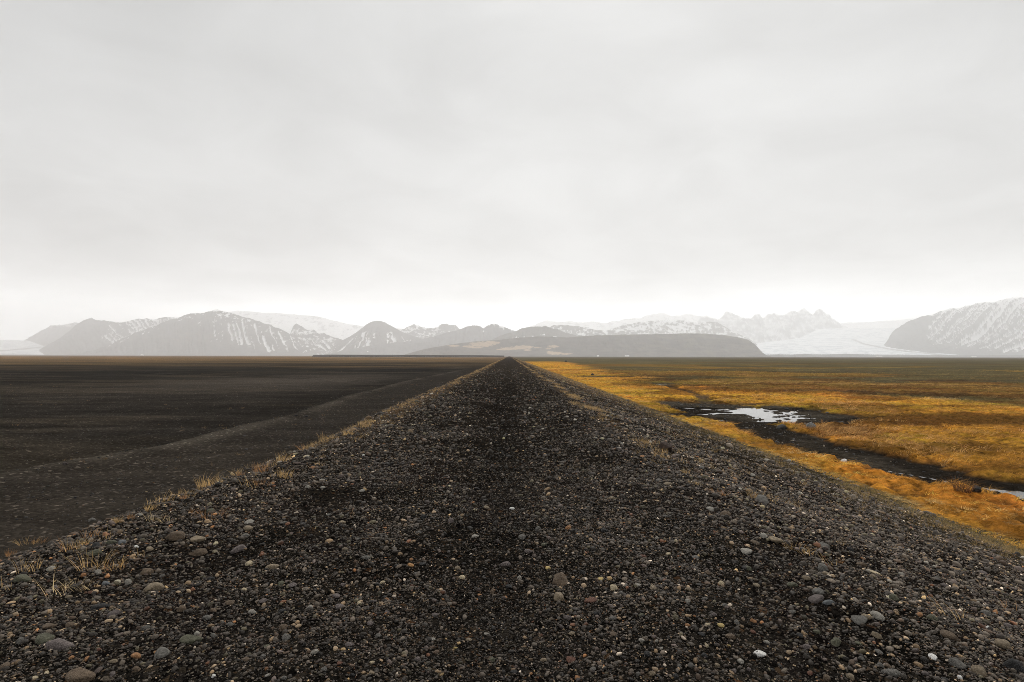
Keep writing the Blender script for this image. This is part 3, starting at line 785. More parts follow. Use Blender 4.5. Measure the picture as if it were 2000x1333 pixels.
def tuft_mesh(name, seed, nb, height, spread, width, mat, droop=.5, lean=(0, 0), seg=3):
    r = np.random.default_rng(seed); V = []; Fc = []
    for i in range(nb):
        a = r.uniform(0, 6.283); L = height * r.uniform(.45, 1.1); rb = spread * .22 * math.sqrt(r.uniform(0, 1))
        tilt = spread * r.uniform(.2, 1.0) ** .8; w0 = width * r.uniform(.6, 1.3)
        b0 = np.array([rb * math.cos(a + 1), rb * math.sin(a + 1), -.01])
        dirv = np.array([math.cos(a), math.sin(a)]) * tilt + np.array(lean)
        side = np.array([-math.sin(a + r.uniform(-1, 1)), math.cos(a), 0]); side /= np.linalg.norm(side)
        k0 = len(V)
        for s in range(seg + 1):
            u = s / seg
            p = b0 + np.array([dirv[0] * L * (u + droop * u * u), dirv[1] * L * (u + droop * u * u), L * (u - .42 * droop * u * u)])
            w = w0 * (1 - .85 * u)
            V += [p - side * w, p + side * w]
        for s in range(seg):
            q = k0 + 2 * s; Fc.append((q, q + 1, q + 3, q + 2))
    return mesh_from(name, V, Fc, True, mat)

# ------------------------------------------------------------------ scattering (for what nobody could count)
def proto_collection(name, meshes):
    col = bpy.data.collections.new(name)
    for i, me in enumerate(meshes):
        o = bpy.data.objects.new('%s_%02d' % (name, i), me); col.objects.link(o)
    return col
def scatter(name, P, rot, scl, idx, tint, col, label, cat):
    me = bpy.data.meshes.new(name)
    me.vertices.add(len(P)); me.vertices.foreach_set('co', np.asarray(P, np.float32).ravel())
    for an, dt, key, arr in (('rot', 'FLOAT_VECTOR', 'vector', rot), ('scl', 'FLOAT_VECTOR', 'vector', scl), ('tint', 'FLOAT_COLOR', 'color', np.concatenate([tint, np.ones((len(P), 1))], 1))):
        a = me.attributes.new(an, dt, 'POINT'); a.data.foreach_set(key, np.asarray(arr, np.float32).ravel())
    a = me.attributes.new('pick', 'INT', 'POINT'); a.data.foreach_set('value', np.asarray(idx, np.int32))
    g = bpy.data.node_groups.new(name, 'GeometryNodeTree')
    g.interface.new_socket('Geometry', in_out='INPUT', socket_type='NodeSocketGeometry')
    g.interface.new_socket('Geometry', in_out='OUTPUT', socket_type='NodeSocketGeometry')
    gi = g.nodes.new('NodeGroupInput'); go = g.nodes.new('NodeGroupOutput')
    iop = g.nodes.new('GeometryNodeInstanceOnPoints'); ci = g.nodes.new('GeometryNodeCollectionInfo')
    ci.inputs['Collection'].default_value = col; ci.inputs['Separate Children'].default_value = True; ci.inputs['Reset Children'].default_value = True
    iop.inputs['Pick Instance'].default_value = True
    def named(n, ty):
        k = g.nodes.new('GeometryNodeInputNamedAttribute'); k.data_type = ty; k.inputs['Name'].default_value = n
        return [o for o in k.outputs if o.enabled and o.name == 'Attribute'][0]
    g.links.new(gi.outputs[0], iop.inputs['Points']); g.links.new(ci.outputs[0], iop.inputs['Instance'])
    g.links.new(named('pick', 'INT'), iop.inputs['Instance Index'])
    e2r = g.nodes.new('FunctionNodeEulerToRotation'); g.links.new(named('rot', 'FLOAT_VECTOR'), e2r.inputs[0]); g.links.new(e2r.outputs[0], iop.inputs['Rotation'])
    g.links.new(named('scl', 'FLOAT_VECTOR'), iop.inputs['Scale'])
    g.links.new(iop.outputs[0], go.inputs[0])
    o = link(name, me)
    md = o.modifiers.new('scatter', 'NODES'); md.node_group = g
    return tag(o, label, cat, kind='stuff')

# loose gravel
PAL = np.array([(.026, .025, .024), (.040, .038, .036), (.060, .056, .051), (.085, .078, .070), (.060, .047, .038), (.075, .066, .066), (.064, .062, .046),
                (.16, .125, .085), (.24, .20, .15), (.22, .12, .06), (.11, .06, .04), (.34, .32, .29), (.60, .57, .52), (.42, .33, .19)])
PW = np.array([.22, .21, .17, .12, .08, .06, .055, .05, .022, .006, .009, .008, .002, .004]); PW /= PW.sum()
def normal_of(x, y):
    e = .15
    return (-(dyke_z(x + e, y) - dyke_z(x - e, y)) / (2 * e), -(dyke_z(x, y + e) - dyke_z(x, y - e)) / (2 * e))
Ps, Rs, Ss, Ts = [], [], [], []
DENS = [(.0045, 2600, 1.8, 5.2), (.0072, 1900, 1.8, 9.5), (.012, 420, 1.8, 15), (.019, 105, 1.8, 26), (.030, 20, 2.5, 45), (.046, 4.0, 4, 75), (.07, .55, 6, 110)]
for rad, dens, d0, d1 in DENS:
    x0, x1 = -6.6, 9.8
    n = int(dens * (x1 - x0) * (d1 - d0))
    y = rng.uniform(d0, d1, n); x = rng.uniform(x0, x1, n)
    fade = 1 - sstep(.75 * d1, d1, y)
    cl = fbm(x * .7, y * .5, 3, 91)
    sh = np.exp(-((x - left_edge(y) - .7) / .9) ** 2) + np.exp(-((x - 3.0) / 1.2) ** 2)
    k = 1 + (.9 * sh if rad > .01 else -.1 * sh) + 1.2 * cl
    if rad > .01: k = k * (1 - .6 * np.exp(-((x + .05) / .55) ** 2)) * (1 - .5 * sstep(6, 9, x))
    keep = (np.abs(x) < .98 * y + 1.6) & (rng.uniform(0, 1, n) < fade * k * .75) & (x > left_edge(y) - 1.6)
    x = x[keep]; y = y[keep]
    s = np.minimum(rad * np.exp(rng.normal(0, .28, len(x))), 13.0 / 2222.0 * np.hypot(x, y))
    nx, ny = normal_of(x, y)
    q = rng.uniform(0, 1, len(x))
    z = dyke_z(x, y) + s * rng.uniform(.0, .38, len(x))
    Ps.append(np.stack([x, y, z], -1))
    Rs.append(np.stack([rng.normal(0, .28, len(x)) - ny * -1 * -1, np.arctan(-nx) * -1 + rng.normal(0, .28, len(x)), rng.uniform(0, 6.283, len(x))], -1))
    asp = rng.uniform(.75, 1.2, (len(x), 3)); Ss.append(s[:, None] * asp)
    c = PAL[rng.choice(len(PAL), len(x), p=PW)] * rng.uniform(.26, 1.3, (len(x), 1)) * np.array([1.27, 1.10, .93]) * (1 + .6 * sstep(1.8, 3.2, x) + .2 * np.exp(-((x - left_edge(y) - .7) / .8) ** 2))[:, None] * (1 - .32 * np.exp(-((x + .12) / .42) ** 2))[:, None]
    if rad > .025: c = np.minimum(c, np.array([.30, .27, .22]))
    Ts.append(c)
# sparse pebbles on the bench left of the embankment
n = 45000
y = 4 + 60 * rng.uniform(0, 1, n) ** 1.4; x = -5 - 45 * rng.uniform(0, 1, n) ** 1.7
s0 = bench_x(y) - x
keep = ((s0 < .6) | (rng.uniform(0, 1, n) < .4)) & (-x < .98 * y + 1) & (x < left_edge(y) - 1.0)
x = x[keep]; y = y[keep]
s = np.minimum(.013 * np.exp(rng.normal(0, .5, len(x))), 9.0 / 2222.0 * np.hypot(x, y))
Ps.append(np.stack([x, y, surf_z(x, y) + .2 * s], -1)); Rs.append(rng.uniform(-.4, .4, (len(x), 3)) + np.array([0, 0, 1]) * rng.uniform(0, 6, (len(x), 1)))
Ss.append(s[:, None] * rng.uniform(.7, 1.2, (len(x), 3))); Ts.append(PAL[rng.choice(len(PAL), len(x), p=PW)] * .5)
n = 9000                                            # stones washed into the stream bed and round the pond
y = rng.uniform(10, 44, n); x = rng.uniform(10, 21, n)
mm, dd_ = wet(x, y)
k = (mm > .7) & (dd_ < .3) & (rng.uniform(0, 1, n) < .2 + .8 * sstep(0, .4, fbm(x * .7, y * .7, 3, 93)))
x, y = x[k], y[k]
s = .022 * np.exp(rng.normal(0, .55, len(x))) * np.sqrt(y / 20)
Ps.append(np.stack([x, y, surf_z(x, y) + .1 * s], -1)); Rs.append(rng.uniform(-.3, .3, (len(x), 3)) + np.array([0, 0, 1]) * rng.uniform(0, 6, (len(x), 1)))
Ss.append(s[:, None] * rng.uniform(.7, 1.2, (len(x), 3))); Ts.append(PAL[rng.choice(len(PAL), len(x), p=PW)] * .9)
Ps, Rs, Ss, Ts = map(np.concatenate, (Ps, Rs, Ss, Ts))
peb = [stone_mesh('pebble', 900 + i * 7, 2, k, m_peb) for i, k in enumerate(('round', 'angular', 'flat', 'flat', 'angular', 'long', 'tapered', 'tapered', 'angular', 'angular', 'round', 'flat'))]
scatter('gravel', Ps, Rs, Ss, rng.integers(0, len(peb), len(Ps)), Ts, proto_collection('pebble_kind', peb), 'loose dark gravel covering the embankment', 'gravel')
print('gravel', len(Ps))

# marsh grass
n = 190000
y = 8 + 150 * rng.uniform(0, 1, n) ** 1.5; x = TOE - .9 + rng.uniform(0, 1, n) ** 1.2 * (150)
keep = x < .98 * y + 4
x, y = x[keep], y[keep]
dd, nn, nn2, nn3, oo, rust = marsh_parts(x, y)
m = wet(x, y)[0]
keep = (rng.uniform(0, 1, len(x)) < (oo * .95 + .10) * (1 - .5 * rust)) & (m < .25) & (hum(x, y) + rng.normal(0, .08, len(x)) > -.36)
x, y, oo, rust, nn, nn2 = (q[keep] for q in (x, y, oo, rust, nn, nn2))
c = np.stack([.78 + 0 * x, .42 + 0 * x, .080 + 0 * x], -1) * (1 + .6 * nn2 + .4 * nn)[:, None]
c = lerp(c, (.72, .49, .21), .9 * sstep(.12, .45, fbm(x * .35, y * .35, 4, 104)))
c = lerp(c, (.56, .29, .07), sstep(-.1, .5, fbm(x * .09, y * .14, 3, 96)))
c = lerp(c, (.15, .065, .02), (1 - sstep(-.46, -.12, hum(x, y))) * .85); c = lerp(c, (.10, .045, .016), rust * .8); c = lerp(c, (.17, .14, .07), (1 - oo) * .8)  # tufts in hollows darkened too, as painted shadow gaps
c = (c * rng.uniform(.4, 1.35, (len(x), 1))).clip(.01, .8)
z = surf_z(x, y)
hs_ = (.55 + .5 * sstep(-.3, .4, fbm(x * .25, y * .25, 3, 97))) * rng.uniform(.7, 1.25, len(x))
tw_ = np.where(rng.uniform(0, 1, len(x)) < .5, 1.0, 1.0)
# taller feathery grass on the banks and in patches
n = 60000
yt = 10 + 55 * rng.uniform(0, 1, n) ** 1.2; xt = TOE + 1 + 45 * rng.uniform(0, 1, n) ** 1.3
mt, _ = wet(xt, yt); sd, _ = poly_dist(xt, yt, STREAM)
pt = np.exp(-((xt - 15.5) / 2.6) ** 2 - ((yt - 25.5) / 4.5) ** 2) + .8 * np.exp(-((xt - 19) / 4) ** 2 - ((yt - 37) / 3) ** 2) + .8 * sstep(.18, .45, fbm(xt * .13, yt * .13, 4, 106)) * (yt < 46)
k = (rng.uniform(0, 1, n) < .38 * pt) & (mt < .15) & (xt < .98 * yt + 3) & (hum(xt, yt) > -.35)
xt, yt = xt[k], yt[k]
ct = lerp(np.broadcast_to(np.array([.76, .46, .17]), (len(xt), 3)), (.44, .21, .065), rng.uniform(0, 1, len(xt))) * rng.uniform(.55, 1.2, (len(xt), 1))
x = np.concatenate([x, xt]); y = np.concatenate([y, yt]); z = np.concatenate([z, surf_z(xt, yt)]); c = np.concatenate([c, ct])
hs_ = np.concatenate([hs_, rng.uniform(.9, 1.6, len(xt))])
tufts = [tuft_mesh('marsh_tuft', 40 + i, 20, .26, .95, .0075, m_grass_i, .85, (.45, .05)) for i in range(6)]
lo = (1 - .6 * np.exp(-np.maximum(x - TOE, 0) / 1.6)) * (1 - .55 * sstep(0, .25, wet(x, y)[0]))
scatter('marsh_grass', np.stack([x, y, z], -1), np.stack([0 * x, 0 * x, rng.uniform(-.8, .8, len(x))], -1), np.stack([.8 * hs_, .8 * hs_, hs_ * lo * .72], -1), rng.integers(0, 6, len(x)), c,
        proto_collection('marsh_tuft_kind', tufts), 'tangled golden marsh grass right of the embankment', 'grass')
print('marsh', len(x))

# dry grass along both shoulders of the embankment, thickening with distance
X_, Y_, H_ = [], [], []
n = 9000
y = 6 * np.exp(rng.uniform(0, 1, n) * math.log(68)); x = left_edge(y) + rng.normal(.02, .42, n)
k = rng.uniform(0, 1, n) < (.30 * sstep(5, 14, y) + .6 * sstep(25, 70, y)) * sstep(-.3, .35, fbm(x * 1.4, y * .6, 3, 98))
X_.append(x[k]); Y_.append(y[k]); H_.append(np.full(k.sum(), .40))
y = 8 * np.exp(rng.uniform(0, 1, n) * math.log(50)); x = XR + .15 + rng.normal(0, .22, n)
k = rng.uniform(0, 1, n) < sstep(5, 25, y) * sstep(-.05, .35, fbm(x * .8, y * .35, 3, 99)) * .55
X_.append(x[k]); Y_.append(y[k]); H_.append(np.full(k.sum(), .45))
n = 30000
y = 7 * np.exp(rng.uniform(0, 1, n) * math.log(40)); x = rng.uniform(3.2, 9.6, n)
k = (rng.uniform(0, 1, n) < (.12 + .85 * sstep(6.0, 8.8, x) + .5 * sstep(25, 70, y)) * sstep(-.25, .35, fbm(x * .7, y * .5, 3, 100))) & (x < .98 * y + 1.5)
X_.append(x[k]); Y_.append(y[k]); H_.append(np.full(k.sum(), .34))
x = np.concatenate(X_); y = np.concatenate(Y_); h = np.concatenate(H_) * rng.uniform(.6, 1.3, len(x))
sh_t = [tuft_mesh('shoulder_tuft', 60 + i, 14, .24, .75, .005, m_grass_i, .45, (.15, .1)) for i in range(5)]
c = np.array([.46, .31, .145]) * rng.uniform(.5, 1.25, (len(x), 1))
c = lerp(c, (.15, .13, .055), sstep(6, 9, x) * .7)
scatter('shoulder_grass', np.stack([x, y, surf_z(x, y)], -1), np.stack([0 * x, 0 * x, rng.uniform(0, 6.283, len(x))], -1), np.stack([h, h, h], -1), rng.integers(0, 5, len(x)), c,
        proto_collection('shoulder_tuft_kind', sh_t), 'thin dry grass along the shoulders and slopes of the embankment', 'grass')
print('shoulder', len(x))

n = 5000
y = 10 * np.exp(rng.uniform(0, 1, n) * math.log(30)); x = -rng.uniform(6, 140, n)
k = (rng.uniform(0, 1, n) < .06 + .8 * sstep(.1, .5, fbm(x * .06, y * .12, 4, 103))) & (-x < .98 * y + 3) & (x < left_edge(y) - 2)
x, y = x[k], y[k]
h = rng.uniform(.25, .7, len(x))
scatter('sparse_grass', np.stack([x, y, surf_z(x, y)], -1), np.stack([0 * x, 0 * x, rng.uniform(0, 6.283, len(x))], -1), np.stack([h, h, h * .8], -1), rng.integers(0, 5, len(x)),
        np.array([.24, .15, .065]) * rng.uniform(.5, 1.2, (len(x), 1)), proto_collection('sparse_tuft_kind', sh_t), 'sparse straw plants dotted over the black sand plain', 'grass')

# ------------------------------------------------------------------ stones one by one
COL = {'dark': (.030, .029, .028), 'grey': (.125, .116, .102), 'pale': (.28, .258, .22), 'white': (.66, .64, .60), 'tan': (.21, .165, .112), 'brown': (.115, .083, .056),
       'olive': (.095, .092, .062), 'mauve': (.125, .103, .095), 'orange': (.31, .16, .075), 'rust': (.125, .062, .042), 'cream': (.46, .38, .25), 'blue': (.115, .120, .123), 'yellow': (.48, .36, .15)}
CW = {'dark': 'dark', 'grey': 'grey', 'pale': 'pale grey', 'white': 'white', 'tan': 'tan', 'brown': 'brown', 'olive': 'olive', 'mauve': 'mauve', 'orange': 'orange', 'rust': 'rust red',
      'cream': 'cream', 'blue': 'blue grey', 'yellow': 'yellow'}
SW = {'round': 'rounded', 'flat': 'flat', 'long': 'long', 'angular': 'angular', 'tapered': 'tapered'}
# column, row, width in the photograph, colour, shape, label (landmark stones), short name of the landmark
LAND = [
 (299, 1153, 44, 'tan', 'flat', 'flat tan grey cobble, the largest stone below the dry tufts of the left shoulder', 'big flat tan cobble below the left tufts'),
 (1094, 1137, 46, 'brown', 'angular', 'big blocky brown cobble lying alone in the middle of the gravel crest', 'big blocky brown cobble of the crest'),
 (1091, 1170, 28, 'tan', 'round', 'smooth oval tan cobble just in front of the big blocky brown cobble', 'smooth oval tan cobble of the crest'),
 (115, 1267, 58, 'mauve', 'long', 'long slanting mauve stone, the longest one near the lower left corner', 'longest mauve stone at lower left'),
 (373, 1254, 44, 'olive', 'flat', 'broad dark olive cobble half buried in gravel, lower left of the crest', 'broad half buried olive cobble'),
 (315, 1280, 34, 'grey', 'round', 'grey cobble with an orange pebble against it, in front of the broad olive cobble', 'grey cobble beside the orange pebble'),
 (159, 1326, 58, 'brown', 'flat', 'wide brown grey stone cut by the bottom edge, lower left', 'wide stone on the bottom edge at lower left'),
 (45, 1135, 34, 'olive', 'tapered', 'tapered grey olive cobble at the left edge of the shoulder', 'tapered olive cobble at the left edge'),
 (466, 1077, 34, 'mauve', 'long', 'long lavender grey cobble with a bent end on the left shoulder', 'bent lavender cobble'),
 (388, 1084, 40, 'brown', 'long', 'long brown grey cobble low in the gravel of the left shoulder', 'long brown cobble of the left shoulder'),
 (387, 1056, 32, 'tan', 'flat', 'flat tan cobble behind the long brown cobble of the left shoulder', 'flat tan cobble of the left shoulder'),
 (341, 1053, 42, 'brown', 'tapered', 'tan brown lumpy stone among the left grass tufts', 'lumpy brown stone among the left tufts'),
 (531, 1111, 30, 'tan', 'flat', 'flat light tan stone with a low hump between left shoulder and crest', 'humped flat tan stone'),
 (664, 1188, 24, 'mauve', 'flat', 'flat mauve stone in front of the pinkish flat stone, left of the crest middle', 'flat mauve stone left of the middle'),
 (558, 1248, 21, 'grey', 'round', 'rounded dark grey pebble, a plain ball left of the lower middle', 'ball shaped grey pebble'),
 (714, 1092, 21, 'grey', 'tapered', 'grey tapered pebble alone on the dark gravel left of the centre line', 'lone tapered grey pebble'),
 (987, 1105, 26, 'mauve', 'long', 'long pinkish grey stone on the centre line with an orange end', 'pinkish stone on the centre line'),
 (961, 1160, 20, 'brown', 'long', 'upright brown finger of stone standing on the centre line', 'upright brown finger stone'),
 (1198, 1150, 20, 'cream', 'angular', 'pale jagged crystal like stone right of the blocky brown cobble', 'pale jagged stone'),
 (1276, 1151, 22, 'tan', 'angular', 'tan grey squarish pebble right of the pale jagged stone', 'squarish tan pebble'),
 (1115, 1291, 24, 'rust', 'flat', 'flat dusky red stone near the bottom middle', 'flat dusky red stone'),
 (1484, 1279, 26, 'white', 'flat', 'flat bright white stone near the bottom, right of the middle', 'flat bright white stone'),
 (1426, 1246, 24, 'brown', 'tapered', 'triangular brown stone pointing up, above the flat bright white stone', 'triangular brown stone'),
 (1417, 1010, 28, 'brown', 'round', 'rounded brown grey cobble at the edge of the right shoulder', 'rounded brown cobble of the right shoulder'),
 (1487, 981, 32, 'grey', 'round', 'dark grey cobble sitting on the grassy right shoulder', 'dark cobble on the grassy right shoulder'),
 (1458, 1080, 30, 'pale', 'flat', 'flat pale grey slab below the right shoulder', 'flat pale slab below the right shoulder'),
 (1515, 1057, 30, 'tan', 'flat', 'flat pale tan cobble beside the stalky tuft of the right shoulder', 'flat tan cobble by the right tuft'),
 (1594, 1174, 36, 'mauve', 'flat', 'big dark mauve cobble with a shiny blue slab leaning on it', 'big mauve cobble of the right slope'),
 (1679, 1215, 40, 'grey', 'flat', 'big smooth grey oval cobble in the middle of the right slope', 'big smooth grey cobble'),
 (1714, 1207, 27, 'pale', 'round', 'rounded pale grey cobble touching the big smooth grey cobble', 'rounded pale cobble'),
 (1822, 1285, 22, 'white', 'angular', 'angular white stone low on the right slope', 'angular white stone'),
 (1870, 1300, 36, 'grey', 'angular', 'big angular grey brown cobble right of the angular white stone', 'big angular grey cobble'),
 (1981, 1306, 42, 'dark', 'round', 'almost black boulder at the lower right corner', 'black boulder of the corner'),
 (1960, 1264, 38, 'tan', 'tapered', 'tan tapered cobble behind the black boulder of the lower right corner', 'tan cobble behind the black boulder'),
 (1742, 1319, 42, 'grey', 'long', 'long grey cobble at the bottom edge, right of the middle', 'long grey cobble at the bottom edge'),
 (1854, 1246, 38, 'brown', 'flat', 'wide flat brown grey stone of the lower right slope', 'wide flat brown stone'),
 (1710, 1123, 26, 'cream', 'flat', 'smooth cream coloured cobble, palest stone of the upper right slope', 'smooth cream cobble'),
 (1610, 1072, 30, 'grey', 'angular', 'grey tan angular cobble above the right slope tufts', 'angular grey cobble by the right tufts'),
]
REST = [
 (286, 1121, 28, 'brown', 'round'), (86, 1252, 42, 'olive', 'flat'), (222, 1202, 28, 'mauve', 'round'), (195, 1190, 38, 'dark', 'long'), (97, 1226, 28, 'brown', 'flat'), (265, 1283, 24, 'orange', 'flat'),
 (307, 1276, 14, 'orange', 'flat'), (170, 1288, 16, 'orange', 'angular'), (221, 1294, 20, 'tan', 'long'), (192, 1270, 13, 'rust', 'angular'), (140, 1286, 12, 'orange', 'round'), (403, 1209, 23, 'grey', 'flat'),
 (478, 1049, 21, 'grey', 'flat'), (486, 1022, 21, 'pale', 'flat'), (484, 1035, 28, 'tan', 'long'), (237, 1062, 21, 'blue', 'angular'), (218, 1062, 23, 'olive', 'flat'), (188, 1067, 20, 'dark', 'round'),
 (292, 1074, 18, 'tan', 'flat'), (266, 1069, 11, 'white', 'flat'), (185, 1083, 30, 'olive', 'long'), (179, 1018, 16, 'grey', 'round'), (416, 1243, 17, 'grey', 'tapered'), (385, 1239, 14, 'pale', 'round'),
 (486, 1103, 17, 'cream', 'round'), (448, 1180, 24, 'brown', 'long'), (417, 1194, 17, 'brown', 'flat'), (68, 1325, 13, 'cream', 'flat'), (91, 1315, 13, 'cream', 'angular'), (10, 1303, 26, 'brown', 'flat'),
 (417, 1322, 10, 'white', 'round'), (513, 1176, 20, 'mauve', 'flat'), (669, 1022, 17, 'tan', 'flat'), (675, 1075, 17, 'tan', 'tapered'), (664, 1066, 14, 'olive', 'angular'), (656, 1167, 22, 'mauve', 'flat'),
 (571, 1145, 21, 'mauve', 'flat'), (549, 1142, 17, 'olive', 'round'), (755, 1173, 15, 'orange', 'flat'), (702, 1179, 12, 'cream', 'round'), (747, 1139, 13, 'cream', 'angular'), (803, 1094, 10, 'orange', 'round'),
 (554, 1228, 21, 'brown', 'round'), (683, 1261, 19, 'mauve', 'flat'), (633, 1309, 16, 'grey', 'round'), (987, 1169, 13, 'orange', 'angular'), (937, 1163, 10, 'orange', 'flat'), (890, 1267, 10, 'yellow', 'long'),
 (727, 1295, 12, 'cream', 'long'), (950, 993, 15, 'tan', 'flat'), (929, 997, 12, 'cream', 'flat'), (612, 915, 13, 'orange', 'flat'), (961, 1291, 18, 'olive', 'angular'), (916, 1251, 15, 'tan', 'flat'),
 (1138, 1121, 15, 'dark', 'round'), (1015, 1130, 12, 'pale', 'round'), (1070, 1111, 13, 'yellow', 'flat'), (1172, 1133, 16, 'yellow', 'flat'), (1213, 1160, 13, 'grey', 'round'), (1153, 1176, 30, 'rust', 'flat'),
 (1197, 1210, 17, 'grey', 'round'), (1166, 1199, 18, 'dark', 'flat'), (1109, 1209, 20, 'mauve', 'long'), (1062, 1291, 17, 'tan', 'long'), (1198, 1240, 18, 'brown', 'flat'), (1180, 1278, 15, 'mauve', 'round'),
 (1127, 1326, 13, 'orange', 'round'), (1037, 1317, 8, 'orange', 'round'), (1057, 1242, 10, 'rust', 'angular'), (1343, 1223, 13, 'orange', 'tapered'), (1382, 1222, 13, 'cream', 'tapered'), (1408, 1223, 15, 'yellow', 'flat'),
 (1424, 1262, 8, 'yellow', 'angular'), (1471, 1236, 14, 'rust', 'flat'), (1471, 1215, 16, 'orange', 'angular'), (1447, 1294, 15, 'pale', 'round'), (1463, 1309, 12, 'mauve', 'round'), (1401, 1300, 12, 'tan', 'round'),
 (1349, 1301, 13, 'grey', 'round'), (1327, 1302, 12, 'grey', 'tapered'), (1283, 1253, 12, 'pale', 'angular'), (1291, 1268, 12, 'pale', 'flat'), (1195, 975, 17, 'tan', 'flat'), (1063, 975, 11, 'cream', 'flat'),
 (1000, 995, 12, 'white', 'flat'), (1305, 947, 17, 'tan', 'flat'), (1286, 940, 16, 'grey', 'tapered'), (1387, 996, 18, 'pale', 'flat'), (1491, 1049, 18, 'pale', 'round'), (1474, 1062, 20, 'brown', 'flat'),
 (1242, 1033, 14, 'tan', 'angular'), (1283, 1052, 9, 'pale', 'round'), (1320, 1058, 9, 'cream', 'round'), (1305, 1083, 12, 'cream', 'flat'), (1409, 1142, 16, 'cream', 'round'), (1346, 1153, 15, 'tan', 'flat'),
 (1020, 1051, 19, 'grey', 'round'), (1032, 1079, 20, 'mauve', 'flat'), (1461, 1113, 18, 'olive', 'round'), (1607, 1113, 25, 'grey', 'round'), (1615, 1123, 19, 'tan', 'flat'), (1706, 1130, 16, 'tan', 'round'),
 (1761, 1124, 13, 'pale', 'round'), (1575, 1131, 20, 'tan', 'flat'), (1547, 1145, 25, 'olive', 'flat'), (1597, 1158, 27, 'grey', 'flat'), (1619, 1180, 28, 'blue', 'long'), (1693, 1207, 24, 'tan', 'flat'),
 (1711, 1243, 25, 'tan', 'angular'), (1752, 1266, 16, 'tan', 'flat'), (1911, 1316, 32, 'tan', 'round'), (1875, 1325, 11, 'white', 'round'), (1719, 1301, 15, 'grey', 'round'), (1734, 1303, 18, 'brown', 'angular'),
 (1745, 1170, 24, 'olive', 'round'), (1682, 1105, 22, 'brown', 'flat'), (1971, 1225, 22, 'mauve', 'tapered'), (1820, 1210, 22, 'olive', 'round'), (1796, 1202, 17, 'orange', 'angular'), (1830, 1179, 9, 'rust', 'round'),
 (1632, 1257, 30, 'olive', 'angular'), (1575, 1265, 20, 'mauve', 'angular'), (1932, 1230, 22, 'white', 'long'), (1926, 1202, 30, 'grey', 'long'), (1893, 1149, 15, 'tan', 'flat'), (1909, 1178, 14, 'pale', 'flat'),
 (1300, 1010, 13, 'grey', 'flat'), (1215, 868, 9, 'pale', 'round'), (1209, 877, 12, 'pale', 'round'), (1255, 893, 12, 'orange', 'flat'), (598, 893, 14, 'cream', 'long'), (710, 890, 7, 'white', 'flat'), (601, 953, 15, 'pale', 'long'),
 (630, 954, 14, 'pale', 'long'), (630, 939, 13, 'pale', 'flat'), (1370, 915, 13, 'grey', 'angular'), (1470, 930, 13, 'pale', 'round'), (1284, 968, 14, 'brown', 'flat'), (707, 960, 13, 'pale', 'flat'), (453, 927, 8, 'cream', 'round'),
]
used, placed = set(), []
def put_stone(px, py, w, ck, shape, label, group='stones lying loose on the gravel'):
    x, y, z = ground_at(px, py)
    dep = to_pixel(x, y, z)[2]
    L = w / F * dep * .46
    me = big_mesh[shape][rng.integers(0, 5)]
    o = bpy.data.objects.new('cobble' if w >= 20 else 'pebble', me)
    C.objects.link(o)
    nx, ny = normal_of(np.array([x]), np.array([y]))
    up = Vector((float(nx[0]), float(ny[0]), 1)).normalized()
    yaw = float(rng.uniform(-.55, .55)) if shape in ('flat', 'long') else float(rng.uniform(0, 6.28))
    if shape == 'tapered': yaw = float(rng.choice([0, math.pi]) + rng.uniform(-.4, .4))
    q = Vector((0, 0, 1)).rotation_difference(up) @ Euler((float(rng.normal(0, .12)), float(rng.normal(0, .12)), yaw)).to_quaternion()
    o.rotation_mode = 'QUATERNION'; o.rotation_quaternion = q
    s = (L, L * rng.uniform(.9, 1.15), L * rng.uniform(.9, 1.2)); o.scale = [float(v) for v in s]
    if label.startswith('upright'):
        o.rotation_quaternion = Euler((.1, -1.1, 1.2)).to_quaternion(); o.scale = (L * 1.1, L * 1.0, L * 1.0)
    o.location = (x, y, z + L * {'round': .12, 'angular': .12}.get(shape, .20))
    j = rng.uniform(.95, 1.25)
    o.color = (*[float(v * j) for v in COL[ck]], 1)
    tag(o, label, 'stone', group)
    used.add(label); placed.append((px, py, w))
for L_ in LAND:
    put_stone(*L_[:6])
def relate(px, py, w, ck, shape, k):
    """name a stone by its look and by the nearest landmark stones"""
    ds = sorted(LAND, key=lambda q: math.hypot(q[0] - px, (q[1] - py) * 1.5))
    q = ds[k // 3]; dx, dy = px - q[0], py - q[1]
    dist = math.hypot(dx, dy) / q[2]
    far_ = 'just ' if dist < 1.3 else ('well ' if dist > 3.5 else '')
    opts = ['right of' if dx > 0 else 'left of', 'in front of' if dy > 0 else 'behind']
    if abs(dx) < 1.2 * abs(dy): opts.reverse()
    rel = opts[0] if k % 3 == 0 or k % 3 == 2 and min(abs(dx), abs(dy)) < 8 else (opts[1] if k % 3 == 1 and min(abs(dx), abs(dy)) > 10 else opts[0] + ' and ' + opts[1])
    size = 'big ' if w >= 34 else ('small ' if w < 15 else '')
    noun = 'cobble' if w >= 20 else 'pebble'
    return '%s%s %s %s %s%s the %s' % (size, SW[shape], CW[ck], noun, far_, rel, q[6])
def auto_label(px, py, w, ck, shape):
    for k in range(15):
        s = relate(px, py, w, ck, shape, k)
        if s not in used and len(s.split()) <= 16: return s
    return None
for (px, py, w, ck, shape) in REST:
    l = auto_label(px, py, w, ck, shape)
    if l: put_stone(px, py, w, ck, shape, l)
ck_all = ['dark', 'grey', 'pale', 'tan', 'brown', 'olive', 'mauve', 'orange', 'rust', 'cream', 'blue']
ck_p = np.array([.10, .25, .10, .10, .13, .11, .12, .015, .02, .02, .035]); ck_p /= ck_p.sum()
tries = 0
